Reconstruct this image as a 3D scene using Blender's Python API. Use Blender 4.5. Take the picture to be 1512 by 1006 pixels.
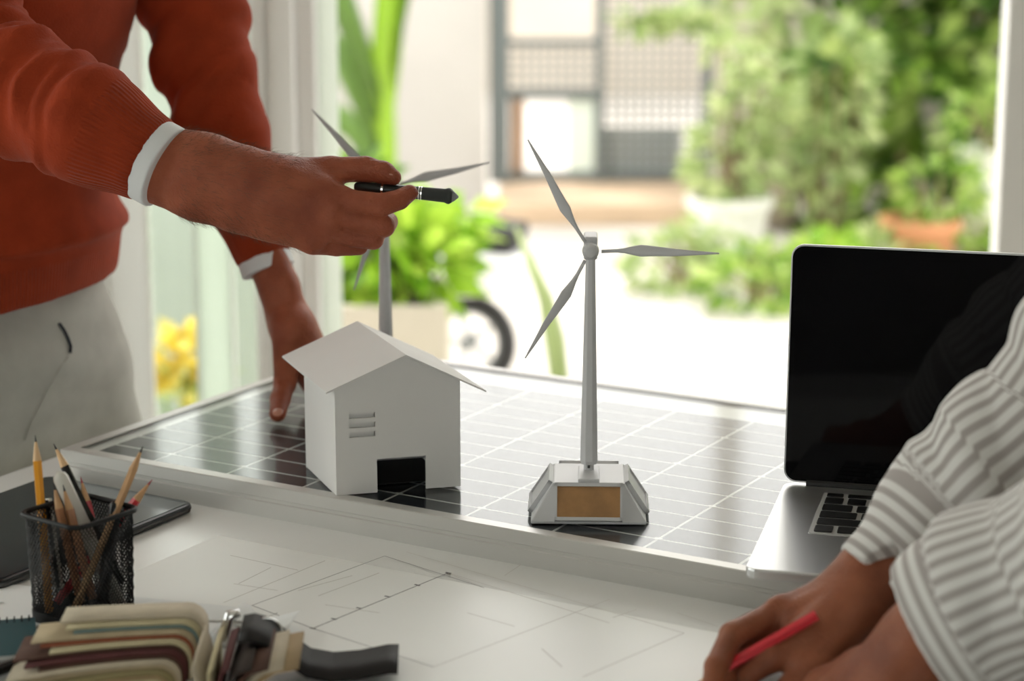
import bpy, bmesh, math, random
import numpy as np
from mathutils import Vector, Matrix

random.seed(7)
rng = np.random.default_rng(11)
for o in list(bpy.data.objects):
    bpy.data.objects.remove(o)
SC = bpy.context.scene
COL = SC.collection

# ------------------------------------------------------------------ camera
FPX = 3200.0
PITCH = math.radians(12.8)
CAM = np.array([0.0, 0.0, 1.334])
FW = np.array([0, math.cos(PITCH), -math.sin(PITCH)])
UP = np.array([0, math.sin(PITCH), math.cos(PITCH)])
RT = np.array([1.0, 0, 0])
cd = bpy.data.cameras.new('camera')
cam = bpy.data.objects.new('camera', cd)
COL.objects.link(cam)
cam.location = CAM
cam.rotation_euler = (math.radians(90) - PITCH, 0, 0)
cd.sensor_width = 36.0
cd.sensor_fit = 'HORIZONTAL'
cd.lens = FPX / 1512 * 36.0
cd.clip_start = 0.05
cd.clip_end = 100
cd.dof.use_dof = True
cd.dof.focus_distance = 1.84
cd.dof.aperture_fstop = 4.2
SC.camera = cam

# ------------------------------------------------------------------ world, sun, exposure
W = bpy.data.worlds.new('world')
SC.world = W
W.use_nodes = True
bgn = W.node_tree.nodes['Background']
bgn.inputs[0].default_value = (1.0, 0.975, 0.942, 1)
bgn.inputs[1].default_value = 1.2
sd = bpy.data.lights.new('sun', 'SUN')
sd.energy = 1.0
sd.angle = math.radians(12)
sd.color = (1.0, 0.94, 0.84)
so = bpy.data.objects.new('sun', sd)
COL.objects.link(so)
so.rotation_euler = (math.radians(-24), math.radians(-14), 0)
SC.view_settings.view_transform = 'Standard'
SC.view_settings.look = 'None'
SC.view_settings.gamma = 1.0
SC.view_settings.use_curve_mapping = False
SC.view_settings.exposure = 1.55

# ------------------------------------------------------------------ helpers
def ray(x, y):
    return FW + RT * (x - 756) / FPX - UP * (y - 503) / FPX

def Zp(x, y, z):
    r = ray(x, y)
    return CAM + r * (z - CAM[2]) / r[2]

def Dp(x, y, d):
    return CAM + ray(x, y) * d

def Yp(x, y, Y):
    r = ray(x, y)
    return CAM + r * (Y / r[1])

MATS = {}
def mat(name, color, rough=0.5, metal=0.0, spec=0.5, noise=None, bump=None, sss=0.0, coat=0.0, sheen=0.0):
    if name in MATS:
        return MATS[name]
    m = bpy.data.materials.new(name)
    m.use_nodes = True
    nt = m.node_tree
    b = nt.nodes['Principled BSDF']
    b.inputs['Base Color'].default_value = (*color, 1)
    b.inputs['Roughness'].default_value = rough
    b.inputs['Metallic'].default_value = metal
    b.inputs['Specular IOR Level'].default_value = spec
    if coat:
        b.inputs['Coat Weight'].default_value = coat
        b.inputs['Coat Roughness'].default_value = 0.08
    if sheen:
        b.inputs['Sheen Weight'].default_value = sheen
        b.inputs['Sheen Roughness'].default_value = 0.4
    if sss:
        b.inputs['Subsurface Weight'].default_value = sss
        b.inputs['Subsurface Radius'].default_value = (1.0, 0.35, 0.2)
        b.inputs['Subsurface Scale'].default_value = 0.006
    tc = nt.nodes.new('ShaderNodeTexCoord')
    if noise:
        scale, amt = noise[0], noise[1]
        n = nt.nodes.new('ShaderNodeTexNoise')
        n.inputs['Scale'].default_value = scale
        n.inputs['Detail'].default_value = 5
        nt.links.new(tc.outputs['Object'], n.inputs['Vector'])
        mx = nt.nodes.new('ShaderNodeMix')
        mx.data_type = 'RGBA'
        c2 = noise[2] if len(noise) > 2 else tuple(max(0, c * (1 - amt)) for c in color)
        mr = nt.nodes.new('ShaderNodeMapRange')
        mr.inputs[1].default_value = 0.35
        mr.inputs[2].default_value = 0.68
        nt.links.new(n.outputs[0], mr.inputs[0])
        nt.links.new(mr.outputs[0], mx.inputs[0])
        mx.inputs[6].default_value = (*color, 1)
        mx.inputs[7].default_value = (*c2, 1)
        nt.links.new(mx.outputs[2], b.inputs['Base Color'])
    if bump:
        n = nt.nodes.new('ShaderNodeTexNoise')
        n.inputs['Scale'].default_value = bump[0]
        n.inputs['Detail'].default_value = 4
        nt.links.new(tc.outputs['Object'], n.inputs['Vector'])
        bp = nt.nodes.new('ShaderNodeBump')
        bp.inputs['Strength'].default_value = bump[1]
        bp.inputs['Distance'].default_value = bump[2]
        nt.links.new(n.outputs[0], bp.inputs['Height'])
        nt.links.new(bp.outputs[0], b.inputs['Normal'])
    MATS[name] = m
    return m

def glass_mat(name, tint=(1, 1, 1), rough=0.02, ior=1.45, body=None, boost=1.0):
    """thin pane: transparent with a fresnel reflection"""
    if name in MATS:
        return MATS[name]
    m = bpy.data.materials.new(name)
    m.use_nodes = True
    nt = m.node_tree
    nt.nodes.clear()
    out = nt.nodes.new('ShaderNodeOutputMaterial')
    fr = nt.nodes.new('ShaderNodeFresnel')
    ge = nt.nodes.new('ShaderNodeNewGeometry')     # same reflectance from both sides of the pane
    ma = nt.nodes.new('ShaderNodeMath'); ma.operation = 'MULTIPLY_ADD'
    ma.inputs[1].default_value = 1 / ior - ior
    ma.inputs[2].default_value = ior
    nt.links.new(ge.outputs['Backfacing'], ma.inputs[0])
    nt.links.new(ma.outputs[0], fr.inputs[0])
    tr = nt.nodes.new('ShaderNodeBsdfTransparent')
    tr.inputs[0].default_value = (*tint, 1)
    gl = nt.nodes.new('ShaderNodeBsdfAnisotropic')
    gl.inputs['Roughness'].default_value = rough
    mx = nt.nodes.new('ShaderNodeMixShader')
    nt.links.new(fr.outputs[0], mx.inputs[0])
    base = tr
    if body:
        df = nt.nodes.new('ShaderNodeBsdfDiffuse')
        df.inputs[0].default_value = (*body[0], 1)
        m2 = nt.nodes.new('ShaderNodeMixShader')
        m2.inputs[0].default_value = body[1]
        nt.links.new(tr.outputs[0], m2.inputs[1])
        nt.links.new(df.outputs[0], m2.inputs[2])
        base = m2
    nt.links.new(base.outputs[0], mx.inputs[1])
    nt.links.new(gl.outputs[0], mx.inputs[2])
    nt.links.new(mx.outputs[0], out.inputs[0])
    MATS[name] = m
    return m

def leaf_mat(name, c1, c2, c3):
    if name in MATS:
        return MATS[name]
    m = bpy.data.materials.new(name)
    m.use_nodes = True
    nt = m.node_tree
    nt.nodes.clear()
    out = nt.nodes.new('ShaderNodeOutputMaterial')
    ge = nt.nodes.new('ShaderNodeNewGeometry')
    rp = nt.nodes.new('ShaderNodeValToRGB')
    rp.color_ramp.elements[0].color = (*c1, 1)
    rp.color_ramp.elements[1].color = (*c3, 1)
    e = rp.color_ramp.elements.new(0.5)
    e.color = (*c2, 1)
    nt.links.new(ge.outputs['Random Per Island'], rp.inputs[0])
    b = nt.nodes.new('ShaderNodeBsdfPrincipled')
    b.inputs['Roughness'].default_value = 0.35
    nt.links.new(rp.outputs[0], b.inputs['Base Color'])
    t = nt.nodes.new('ShaderNodeBsdfTranslucent')
    nt.links.new(rp.outputs[0], t.inputs[0])
    mx = nt.nodes.new('ShaderNodeMixShader')
    mx.inputs[0].default_value = 0.42
    nt.links.new(b.outputs[0], mx.inputs[1])
    nt.links.new(t.outputs[0], mx.inputs[2])
    nt.links.new(mx.outputs[0], out.inputs[0])
    MATS[name] = m
    return m

class MB:
    def __init__(s):
        s.v = []
        s.f = []
    def add(s, vs, fs):
        n = len(s.v)
        s.v += [tuple(map(float, p)) for p in vs]
        s.f += [tuple(i + n for i in f) for f in fs]
        return s
    def box(s, c, size, M=None):
        x, y, z = [k / 2 for k in size]
        vs = [(-x, -y, -z), (x, -y, -z), (x, y, -z), (-x, y, -z), (-x, -y, z), (x, -y, z), (x, y, z), (-x, y, z)]
        vs = [Vector(p) for p in vs]
        if M is not None:
            vs = [M @ p for p in vs]
        vs = [p + Vector(c) for p in vs]
        return s.add(vs, [(0, 3, 2, 1), (4, 5, 6, 7), (0, 1, 5, 4), (1, 2, 6, 5), (2, 3, 7, 6), (3, 0, 4, 7)])
    def bb(s, a, b):
        c = [(a[i] + b[i]) / 2 for i in range(3)]
        return s.box(c, [abs(b[i] - a[i]) for i in range(3)])
    def tube(s, pts, rad, n=8, cap=True, phase=0.0):
        pts = [Vector(p) for p in pts]
        rad = rad if hasattr(rad, '__len__') else [rad] * len(pts)
        vs = []
        t0 = (pts[1] - pts[0]).normalized()
        ref = Vector((0, 0, 1)) if abs(t0.z) < 0.9 else Vector((1, 0, 0))
        u = t0.cross(ref).normalized()
        for i, p in enumerate(pts):
            t = (pts[min(i + 1, len(pts) - 1)] - pts[max(i - 1, 0)])
            if t.length < 1e-9:
                t = t0
            t.normalize()
            u = (u - t * u.dot(t)).normalized()
            w = t.cross(u)
            for k in range(n):
                a = 2 * math.pi * k / n + phase
                vs.append(p + (u * math.cos(a) + w * math.sin(a)) * rad[i])
        fs = []
        for i in range(len(pts) - 1):
            for k in range(n):
                fs.append((i * n + k, i * n + (k + 1) % n, (i + 1) * n + (k + 1) % n, (i + 1) * n + k))
        if cap:
            fs.append(tuple(range(n - 1, -1, -1)))
            fs.append(tuple((len(pts) - 1) * n + k for k in range(n)))
        return s.add(vs, fs)
    def prism(s, poly, o, ex, ey, ez, h):
        """poly (2d) in plane ex,ey at o, extruded by h along ez"""
        o, ex, ey, ez = Vector(o), Vector(ex), Vector(ey), Vector(ez)
        n = len(poly)
        vs = [o + ex * a + ey * b for a, b in poly] + [o + ex * a + ey * b + ez * h for a, b in poly]
        fs = [tuple(range(n - 1, -1, -1)), tuple(range(n, 2 * n))]
        fs += [(i, (i + 1) % n, n + (i + 1) % n, n + i) for i in range(n)]
        return s.add(vs, fs)
    def build(s, name, material, parent=None, smooth=False, bevel=0.0, seg=2):
        me = bpy.data.meshes.new(name)
        me.from_pydata(s.v, [], s.f)
        me.update()
        o = bpy.data.objects.new(name, me)
        COL.objects.link(o)
        if material is not None:
            me.materials.append(material if not isinstance(material, str) else MATS[material])
        if smooth:
            me.polygons.foreach_set('use_smooth', [True] * len(me.polygons))
        if bevel:
            md = o.modifiers.new('bevel', 'BEVEL')
            md.width = bevel
            md.segments = seg
            md.limit_method = 'ANGLE'
            md.angle_limit = math.radians(35)
        if parent is not None:
            adopt(o, parent)
        return o

def adopt(o, parent):
    o.parent = parent

def tag(o, label=None, cat=None, group=None, kind=None):
    if label: o['label'] = label
    if cat: o['category'] = cat
    if group: o['group'] = group
    if kind: o['kind'] = kind
    return o

def empty(name, loc=(0, 0, 0), rz=0.0, label=None, cat=None, group=None):
    o = bpy.data.objects.new(name, None)
    o.empty_display_size = 0.05
    COL.objects.link(o)
    o.location = loc
    o.rotation_euler = (0, 0, rz)
    return tag(o, label, cat, group)

def struct(o):
    o['kind'] = 'structure'
    return o

def circle(n, r, cx=0, cy=0, a0=0):
    return [(cx + r * math.cos(a0 + 2 * math.pi * i / n), cy + r * math.sin(a0 + 2 * math.pi * i / n)) for i in range(n)]

def rrect(w, h, r, n=4):
    pts = []
    for cx, cy, a in ((w / 2 - r, h / 2 - r, 0), (-w / 2 + r, h / 2 - r, 90), (-w / 2 + r, -h / 2 + r, 180), (w / 2 - r, -h / 2 + r, 270)):
        for i in range(n + 1):
            t = math.radians(a + 90 * i / n)
            pts.append((cx + r * math.cos(t), cy + r * math.sin(t)))
    return pts

# ---------------- implicit surface modeller (bodies and clothes): round cones blended, then surface nets
def A(p): return np.asarray(p, dtype=np.float64)

class SDF:
    def __init__(s):
        s.p = []
    def cone(s, a, b, ra, rb, k=0.008, flat=None):
        s.p.append(('cone', A(a), A(b), ra, rb, k, flat))
        return s
    def chain(s, pts, rads, k=0.006, flat=None):
        for i in range(len(pts) - 1):
            s.cone(pts[i], pts[i + 1], rads[i], rads[i + 1], k, flat)
        return s
    def ell(s, c, radii, R=None, k=0.01, sub=False):
        s.p.append(('sub' if sub else 'ell', A(c), A(radii), np.eye(3) if R is None else A(R), 0, k, None))
        return s
    def cut(s, o, n, R):
        s.p.append(('cut', A(o), A(n) / np.linalg.norm(n), R, 0, 0, None))
        return s
    def mesh(s, res):
        lo = np.full(3, 1e9); hi = -lo
        for t, a, b, ra, rb, k, fl in s.p:
            if t == 'cone':
                r = max(ra, rb) * (max(1, fl[1]) if fl else 1)
                lo = np.minimum(lo, np.minimum(a, b) - r); hi = np.maximum(hi, np.maximum(a, b) + r)
            elif t == 'ell':
                r = b.max(); lo = np.minimum(lo, a - r); hi = np.maximum(hi, a + r)
        lo -= 4 * res; hi += 4 * res
        dim = np.ceil((hi - lo) / res).astype(int) + 1
        ax = [lo[i] + res * np.arange(dim[i]) for i in range(3)]
        V = np.ones(dim, dtype=np.float32)
        for t, a, b, ra, rb, k, fl in s.p:
            if t == 'cone':
                r = max(ra, rb) * (max(1, fl[1]) if fl else 1)
                l, h = np.minimum(a, b) - r, np.maximum(a, b) + r
            elif t in ('ell', 'sub'):
                l, h = a - b.max(), a + b.max()
            else:
                l, h = a - ra, a + ra
            m = (k * 1.5 + 4 * res) if t != 'cut' else 0
            i0 = np.clip(np.floor((l - m - lo) / res).astype(int), 0, dim - 1)
            i1 = np.clip(np.ceil((h + m - lo) / res).astype(int) + 1, 1, dim)
            sl = tuple(slice(i0[i], i1[i]) for i in range(3))
            X = ax[0][sl[0]][:, None, None]; Y = ax[1][sl[1]][None, :, None]; Z = ax[2][sl[2]][None, None, :]
            if t == 'cone':
                ba = b - a; L2 = max(ba @ ba, 1e-12)
                px, py, pz = X - a[0], Y - a[1], Z - a[2]
                hh = np.clip((px * ba[0] + py * ba[1] + pz * ba[2]) / L2, 0, 1)
                qx, qy, qz = px - hh * ba[0], py - hh * ba[1], pz - hh * ba[2]
                if fl is not None:
                    n, sc = A(fl[0]) / np.linalg.norm(fl[0]), fl[1]
                    dn = qx * n[0] + qy * n[1] + qz * n[2]
                    f = 1 / sc - 1
                    qx, qy, qz = qx + n[0] * dn * f, qy + n[1] * dn * f, qz + n[2] * dn * f
                d = np.sqrt(qx * qx + qy * qy + qz * qz) - (ra + (rb - ra) * hh)
            elif t in ('ell', 'sub'):
                px, py, pz = X - a[0], Y - a[1], Z - a[2]
                R = ra
                u = (px * R[0, 0] + py * R[0, 1] + pz * R[0, 2]) / b[0]
                v = (px * R[1, 0] + py * R[1, 1] + pz * R[1, 2]) / b[1]
                w = (px * R[2, 0] + py * R[2, 1] + pz * R[2, 2]) / b[2]
                q = np.sqrt(u * u + v * v + w * w)
                d = (q - 1) * b.min()
            else:
                pl = (X - a[0]) * b[0] + (Y - a[1]) * b[1] + (Z - a[2]) * b[2]
                in_r = ((X - a[0]) ** 2 + (Y - a[1]) ** 2 + (Z - a[2]) ** 2) < ra * ra
                V[sl] = np.where(in_r, np.maximum(V[sl], pl), V[sl])
                continue
            o = V[sl]
            if t == 'sub':
                d = -d
                h2 = np.clip(0.5 - 0.5 * (d - o) / -max(k, 1e-6) * -1, 0, 1) if False else None
                V[sl] = np.maximum(o, d)
            else:
                h2 = np.clip(0.5 + 0.5 * (o - d) / max(k, 1e-6), 0, 1)
                V[sl] = o + (d - o) * h2 - k * h2 * (1 - h2)
        ins = V < 0
        c = ins[:-1, :-1, :-1].astype(np.int8)
        tot = np.zeros(c.shape, np.int8)
        for dx in (0, 1):
            for dy in (0, 1):
                for dz in (0, 1):
                    tot += ins[dx:dx + c.shape[0], dy:dy + c.shape[1], dz:dz + c.shape[2]]
        act = np.argwhere((tot > 0) & (tot < 8))
        idx = np.full(c.shape, -1, np.int64)
        idx[tuple(act.T)] = np.arange(len(act))
        acc = np.zeros((len(act), 3)); cnt = np.zeros(len(act))
        cor = [(x, y, z) for x in (0, 1) for y in (0, 1) for z in (0, 1)]
        for p in cor:
            for axn in range(3):
                if p[axn] == 1: continue
                q = list(p); q[axn] = 1
                va = V[act[:, 0] + p[0], act[:, 1] + p[1], act[:, 2] + p[2]].astype(np.float64)
                vb = V[act[:, 0] + q[0], act[:, 1] + q[1], act[:, 2] + q[2]].astype(np.float64)
                x = (va < 0) != (vb < 0)
                tt = np.where(x, va / np.where(x, va - vb, 1), 0)
                pos = np.array(p, float)[None, :].repeat(len(act), 0)
                pos[:, axn] = tt
                acc[x] += pos[x]; cnt[x] += 1
        verts = lo + (act + acc / cnt[:, None]) * res
        faces = []
        for axn in range(3):
            s0 = [slice(None)] * 3; s1 = [slice(None)] * 3
            s0[axn] = slice(0, -1); s1[axn] = slice(1, None)
            ch = np.argwhere(ins[tuple(s0)] != ins[tuple(s1)])
            u, w = (axn + 1) % 3, (axn + 2) % 3
            ch = ch[(ch[:, u] > 0) & (ch[:, w] > 0) & (ch[:, u] < dim[u] - 1) & (ch[:, w] < dim[w] - 1)]
            sg = ins[tuple(ch.T)]
            def cell(du, dw):
                cc = ch.copy(); cc[:, u] += du; cc[:, w] += dw
                return idx[tuple(cc.T)]
            q = np.stack([cell(-1, -1), cell(0, -1), cell(0, 0), cell(-1, 0)], 1)
            q[~sg] = q[~sg][:, ::-1]
            faces.append(q)
        return verts, np.concatenate(faces)

def vnormals(v, f):
    n = np.zeros_like(v)
    fn = np.cross(v[f[:, 2]] - v[f[:, 0]], v[f[:, 3]] - v[f[:, 1]])
    for i in range(4):
        np.add.at(n, f[:, i], fn)
    return n / np.maximum(np.linalg.norm(n, axis=1, keepdims=True), 1e-12)

def relax(v, f, it=2, lam=0.5, mask=None):
    e = np.concatenate([f[:, [0, 1]], f[:, [1, 2]], f[:, [2, 3]], f[:, [3, 0]]])
    for _ in range(it):
        s = np.zeros_like(v); c = np.zeros(len(v))
        np.add.at(s, e[:, 0], v[e[:, 1]]); np.add.at(c, e[:, 0], 1)
        np.add.at(s, e[:, 1], v[e[:, 0]]); np.add.at(c, e[:, 1], 1)
        d = lam * (s / c[:, None] - v)
        v = v + (d if mask is None else d * mask[:, None])
    return v

def param(v, poly):
    """arc length along polyline, angle around it, distance"""
    poly = [A(p) for p in poly]
    best = np.full(len(v), 1e9); al = np.zeros(len(v)); an = np.zeros(len(v))
    L = 0.0
    for i in range(len(poly) - 1):
        a, b = poly[i], poly[i + 1]
        ba = b - a; ln = np.linalg.norm(ba); t = ba / ln
        ref = A((0.1, 0.2, 1.0)); u = ref - t * (ref @ t); u /= np.linalg.norm(u); w = np.cross(t, u)
        h = (v - a) @ t
        hc = h if (i == 0) else np.maximum(h, 0)
        hc = hc if i == len(poly) - 2 else np.minimum(hc, ln)
        q = v - a - hc[:, None] * t
        d = np.linalg.norm(q, axis=1)
        m = d < best
        best[m] = d[m]; al[m] = L + hc[m]; an[m] = np.arctan2(q[m] @ w, q[m] @ u)
        L += ln
    return al, an, best

def np_noise(v, scale, seed=0, oct=3):
    r = np.random.default_rng(seed)
    out = np.zeros(len(v)); amp = 1.0
    for o in range(oct):
        for _ in range(5):
            d = r.normal(size=3); d /= np.linalg.norm(d)
            out += amp * np.sin(v @ d * scale * (0.7 + 0.6 * r.random()) + r.random() * 6.28)
        scale *= 1.9; amp *= 0.55
    return out / 5

def np_obj(name, v, f, material, parent=None, attrs=None, smooth=True):
    me = bpy.data.meshes.new(name)
    nv, nf = len(v), len(f)
    me.vertices.add(nv)
    me.vertices.foreach_set('co', np.ascontiguousarray(v, dtype=np.float32).ravel())
    k = f.shape[1]
    me.loops.add(nf * k)
    me.loops.foreach_set('vertex_index', f.astype(np.int32).ravel())
    me.polygons.add(nf)
    me.polygons.foreach_set('loop_start', np.arange(0, nf * k, k, dtype=np.int32))
    me.polygons.foreach_set('loop_total', np.full(nf, k, dtype=np.int32))
    me.update(calc_edges=True)
    me.validate()
    if smooth:
        me.polygons.foreach_set('use_smooth', np.ones(len(me.polygons), dtype=bool))
    if attrs:
        for an, val in attrs.items():
            at = me.attributes.new(an, 'FLOAT', 'POINT')
            at.data.foreach_set('value', np.ascontiguousarray(val, dtype=np.float32))
    me.materials.append(material if not isinstance(material, str) else MATS[material])
    o = bpy.data.objects.new(name, me)
    COL.objects.link(o)
    if parent is not None:
        adopt(o, parent)
    return o

def join_parts(parts):
    vs, fs, n = [], [], 0
    for v, f in parts:
        vs.append(v); fs.append(f + n); n += len(v)
    return np.concatenate(vs), np.concatenate(fs)

# ------------------------------------------------------------------ materials
mat('white_paint', (0.80, 0.80, 0.77), 0.45, noise=(3, 0.05))
mat('wall_paint', (0.42, 0.40, 0.37), 0.8, bump=(60, 0.1, 0.002))
mat('ceiling_paint', (0.80, 0.79, 0.76), 0.85)
mat('wood_floor', (0.50, 0.46, 0.40), 0.4, noise=(5, 0.2))
mat('frame_white', (0.92, 0.915, 0.895), 0.35)
mat('table_white', (0.80, 0.795, 0.78), 0.22, noise=(6, 0.04))
mat('table_leg', (0.72, 0.72, 0.71), 0.4)
mat('paper', (0.88, 0.88, 0.86), 0.38, spec=0.4, noise=(4, 0.03), bump=(18, 0.15, 0.002))
mat('paper_plain', (0.80, 0.81, 0.81), 0.55)
mat('ink', (0.16, 0.15, 0.16), 0.6)
mat('ink_soft', (0.50, 0.47, 0.44), 0.6)
mat('aluminium', (0.60, 0.585, 0.56), 0.30, metal=0.3, noise=(8, 0.06))
mat('backsheet', (0.80, 0.83, 0.82), 0.5)
mat('cell', (0.015, 0.02, 0.03), 0.5, spec=0.1, noise=(60, 0.5, (0.03, 0.035, 0.045)))
mat('busbar', (0.85, 0.87, 0.86), 0.4)
mat('card', (0.78, 0.765, 0.755), 0.65, noise=(9, 0.04), bump=(300, 0.05, 0.0005))
mat('turbine_plastic', (0.60, 0.60, 0.62), 0.38)
mat('turbine_cell', (0.45, 0.24, 0.10), 0.28, noise=(60, 0.25))
mat('dark_metal', (0.03, 0.03, 0.03), 0.4)
mat('laptop_alu', (0.66, 0.66, 0.67), 0.32, metal=0.85)
mat('screen_black', (0.004, 0.004, 0.005), 0.045, spec=0.18)
mat('key_black', (0.012, 0.012, 0.013), 0.45)
mat('key_well', (0.55, 0.55, 0.55), 0.5, metal=0.2)
mat('rubber', (0.01, 0.01, 0.01), 0.7)
mat('nail', (0.46, 0.20, 0.14), 0.3)
mat('stylus_black', (0.012, 0.014, 0.014), 0.32)
mat('stylus_grip', (0.03, 0.035, 0.035), 0.5)
mat('chrome', (0.8, 0.8, 0.8), 0.12, metal=1.0)
mat('shirt_white', (0.80, 0.81, 0.83), 0.75, bump=(500, 0.1, 0.0005))
mat('hair_dark', (0.02, 0.013, 0.01), 0.5)
mat('armhair', (0.10, 0.05, 0.025), 0.5)
mat('shoe', (0.05, 0.035, 0.025), 0.4)
mat('wood_pencil', (0.62, 0.36, 0.18), 0.55, noise=(80, 0.15))
mat('wood_tip', (0.75, 0.50, 0.28), 0.6)
mat('lead', (0.02, 0.02, 0.022), 0.35)
mat('red_lead', (0.35, 0.03, 0.04), 0.5)
mat('paint_orange', (0.85, 0.36, 0.03), 0.3)
mat('paint_red', (0.62, 0.02, 0.035), 0.3)
mat('paint_black', (0.012, 0.012, 0.014), 0.25)
mat('paint_brown', (0.42, 0.19, 0.09), 0.4)
mat('marker_white', (0.70, 0.68, 0.63), 0.25)
mat('cup_metal', (0.005, 0.005, 0.006), 0.45, spec=0.3)
mat('tablet_body', (0.015, 0.017, 0.019), 0.28)
mat('tablet_glass', (0.02, 0.028, 0.034), 0.12)
mat('tablet_edge', (0.10, 0.10, 0.10), 0.2, metal=0.6)
mat('note_teal', (0.03, 0.10, 0.12), 0.5)
mat('note_black', (0.01, 0.01, 0.01), 0.4)
mat('eyes', (0.8, 0.8, 0.78), 0.2)
mat('iris', (0.05, 0.03, 0.02), 0.2)
mat('lips', (0.42, 0.16, 0.13), 0.5)
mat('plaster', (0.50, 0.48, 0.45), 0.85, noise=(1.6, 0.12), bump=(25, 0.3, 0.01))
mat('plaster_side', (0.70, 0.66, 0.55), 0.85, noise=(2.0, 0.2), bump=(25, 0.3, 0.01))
mat('paving', (0.60, 0.565, 0.52), 0.75, noise=(1.3, 0.16), bump=(40, 0.2, 0.004))
mat('step_stone', (0.62, 0.46, 0.32), 0.8, noise=(5, 0.2))
mat('gate_steel', (0.13, 0.15, 0.15), 0.5)
mat('gate_lattice', (0.24, 0.26, 0.26), 0.5)
mat('gate_back', (0.50, 0.58, 0.62), 0.6, noise=(2.5, 0.3, (0.66, 0.66, 0.64)))
mat('plaster_light', (0.62, 0.56, 0.48), 0.85, noise=(1.6, 0.12))
mat('gate_wood', (0.34, 0.18, 0.08), 0.6, noise=(9, 0.3))
mat('milk_glass', (0.72, 0.80, 0.72), 0.3)
mat('scooter_white', (0.86, 0.87, 0.86), 0.2, coat=0.5)
mat('scooter_grey', (0.30, 0.32, 0.33), 0.35)
mat('tyre', (0.03, 0.03, 0.03), 0.8)
mat('planter_box', (0.62, 0.57, 0.47), 0.8, noise=(4, 0.15))
mat('pot_white', (0.84, 0.83, 0.78), 0.4)
mat('pot_clay', (0.62, 0.28, 0.13), 0.8, noise=(10, 0.2))
mat('soil', (0.05, 0.035, 0.025), 0.9)
mat('stem', (0.20, 0.15, 0.08), 0.8)
mat('trunk', (0.42, 0.36, 0.27), 0.85, noise=(12, 0.3))
mat('far_panel', (0.50, 0.56, 0.51), 0.6, noise=(1.5, 0.15))
leaf_mat('leaf_vine', (0.10, 0.22, 0.03), (0.28, 0.44, 0.07), (0.55, 0.66, 0.22))
leaf_mat('leaf_deep', (0.04, 0.10, 0.02), (0.14, 0.27, 0.05), (0.36, 0.50, 0.14))
leaf_mat('leaf_bright', (0.16, 0.36, 0.02), (0.34, 0.56, 0.04), (0.50, 0.66, 0.10))
leaf_mat('leaf_pale', (0.25, 0.36, 0.13), (0.42, 0.52, 0.22), (0.55, 0.62, 0.30))
leaf_mat('petal_yellow', (0.85, 0.65, 0.05), (0.9, 0.75, 0.12), (0.95, 0.85, 0.3))
glass_mat('solar_glass', (0.97, 0.98, 0.97), 0.11, 1.25)
glass_mat('window_glass', (0.93, 0.96, 0.94), 0.01, 1.45)

def translucent_mat(name, col, f=0.6):
    m = bpy.data.materials.new(name); m.use_nodes = True
    nt = m.node_tree; nt.nodes.clear()
    out = nt.nodes.new('ShaderNodeOutputMaterial')
    d = nt.nodes.new('ShaderNodeBsdfDiffuse'); d.inputs[0].default_value = (*col, 1)
    t = nt.nodes.new('ShaderNodeBsdfTranslucent'); t.inputs[0].default_value = (*col, 1)
    mx = nt.nodes.new('ShaderNodeMixShader'); mx.inputs[0].default_value = f
    nt.links.new(d.outputs[0], mx.inputs[1]); nt.links.new(t.outputs[0], mx.inputs[2]); nt.links.new(mx.outputs[0], out.inputs[0])
    MATS[name] = m
translucent_mat('translucent_frame', (0.84, 0.88, 0.83), 0.62)  # translucent white, brightens frame strips with light from outside
def skin_mat(name, c1, c2, scale=28):
    m = mat(name, c1, 0.5, spec=0.28, noise=(scale, 0, c2), sss=0.12)
    nt = m.node_tree
    b = nt.nodes['Principled BSDF']
    tc = nt.nodes.new('ShaderNodeTexCoord')
    vo = nt.nodes.new('ShaderNodeTexVoronoi')
    vo.inputs['Scale'].default_value = 520
    no = nt.nodes.new('ShaderNodeTexNoise')
    no.inputs['Scale'].default_value = 130
    no.inputs['Detail'].default_value = 5
    nt.links.new(tc.outputs['Object'], vo.inputs['Vector'])
    nt.links.new(tc.outputs['Object'], no.inputs['Vector'])
    ad = nt.nodes.new('ShaderNodeMath'); ad.operation = 'MULTIPLY_ADD'
    nt.links.new(no.outputs[0], ad.inputs[0]); ad.inputs[1].default_value = 2.0
    nt.links.new(vo.outputs[0], ad.inputs[2])
    bp = nt.nodes.new('ShaderNodeBump')
    bp.inputs['Strength'].default_value = 0.35
    bp.inputs['Distance'].default_value = 0.0012
    nt.links.new(ad.outputs[0], bp.inputs['Height'])
    nt.links.new(bp.outputs[0], b.inputs['Normal'])
    return m
skin_mat('skin_man', (0.41, 0.118, 0.060), (0.27, 0.066, 0.034))
skin_mat('skin_two', (0.31, 0.105, 0.052), (0.21, 0.062, 0.03))

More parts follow.
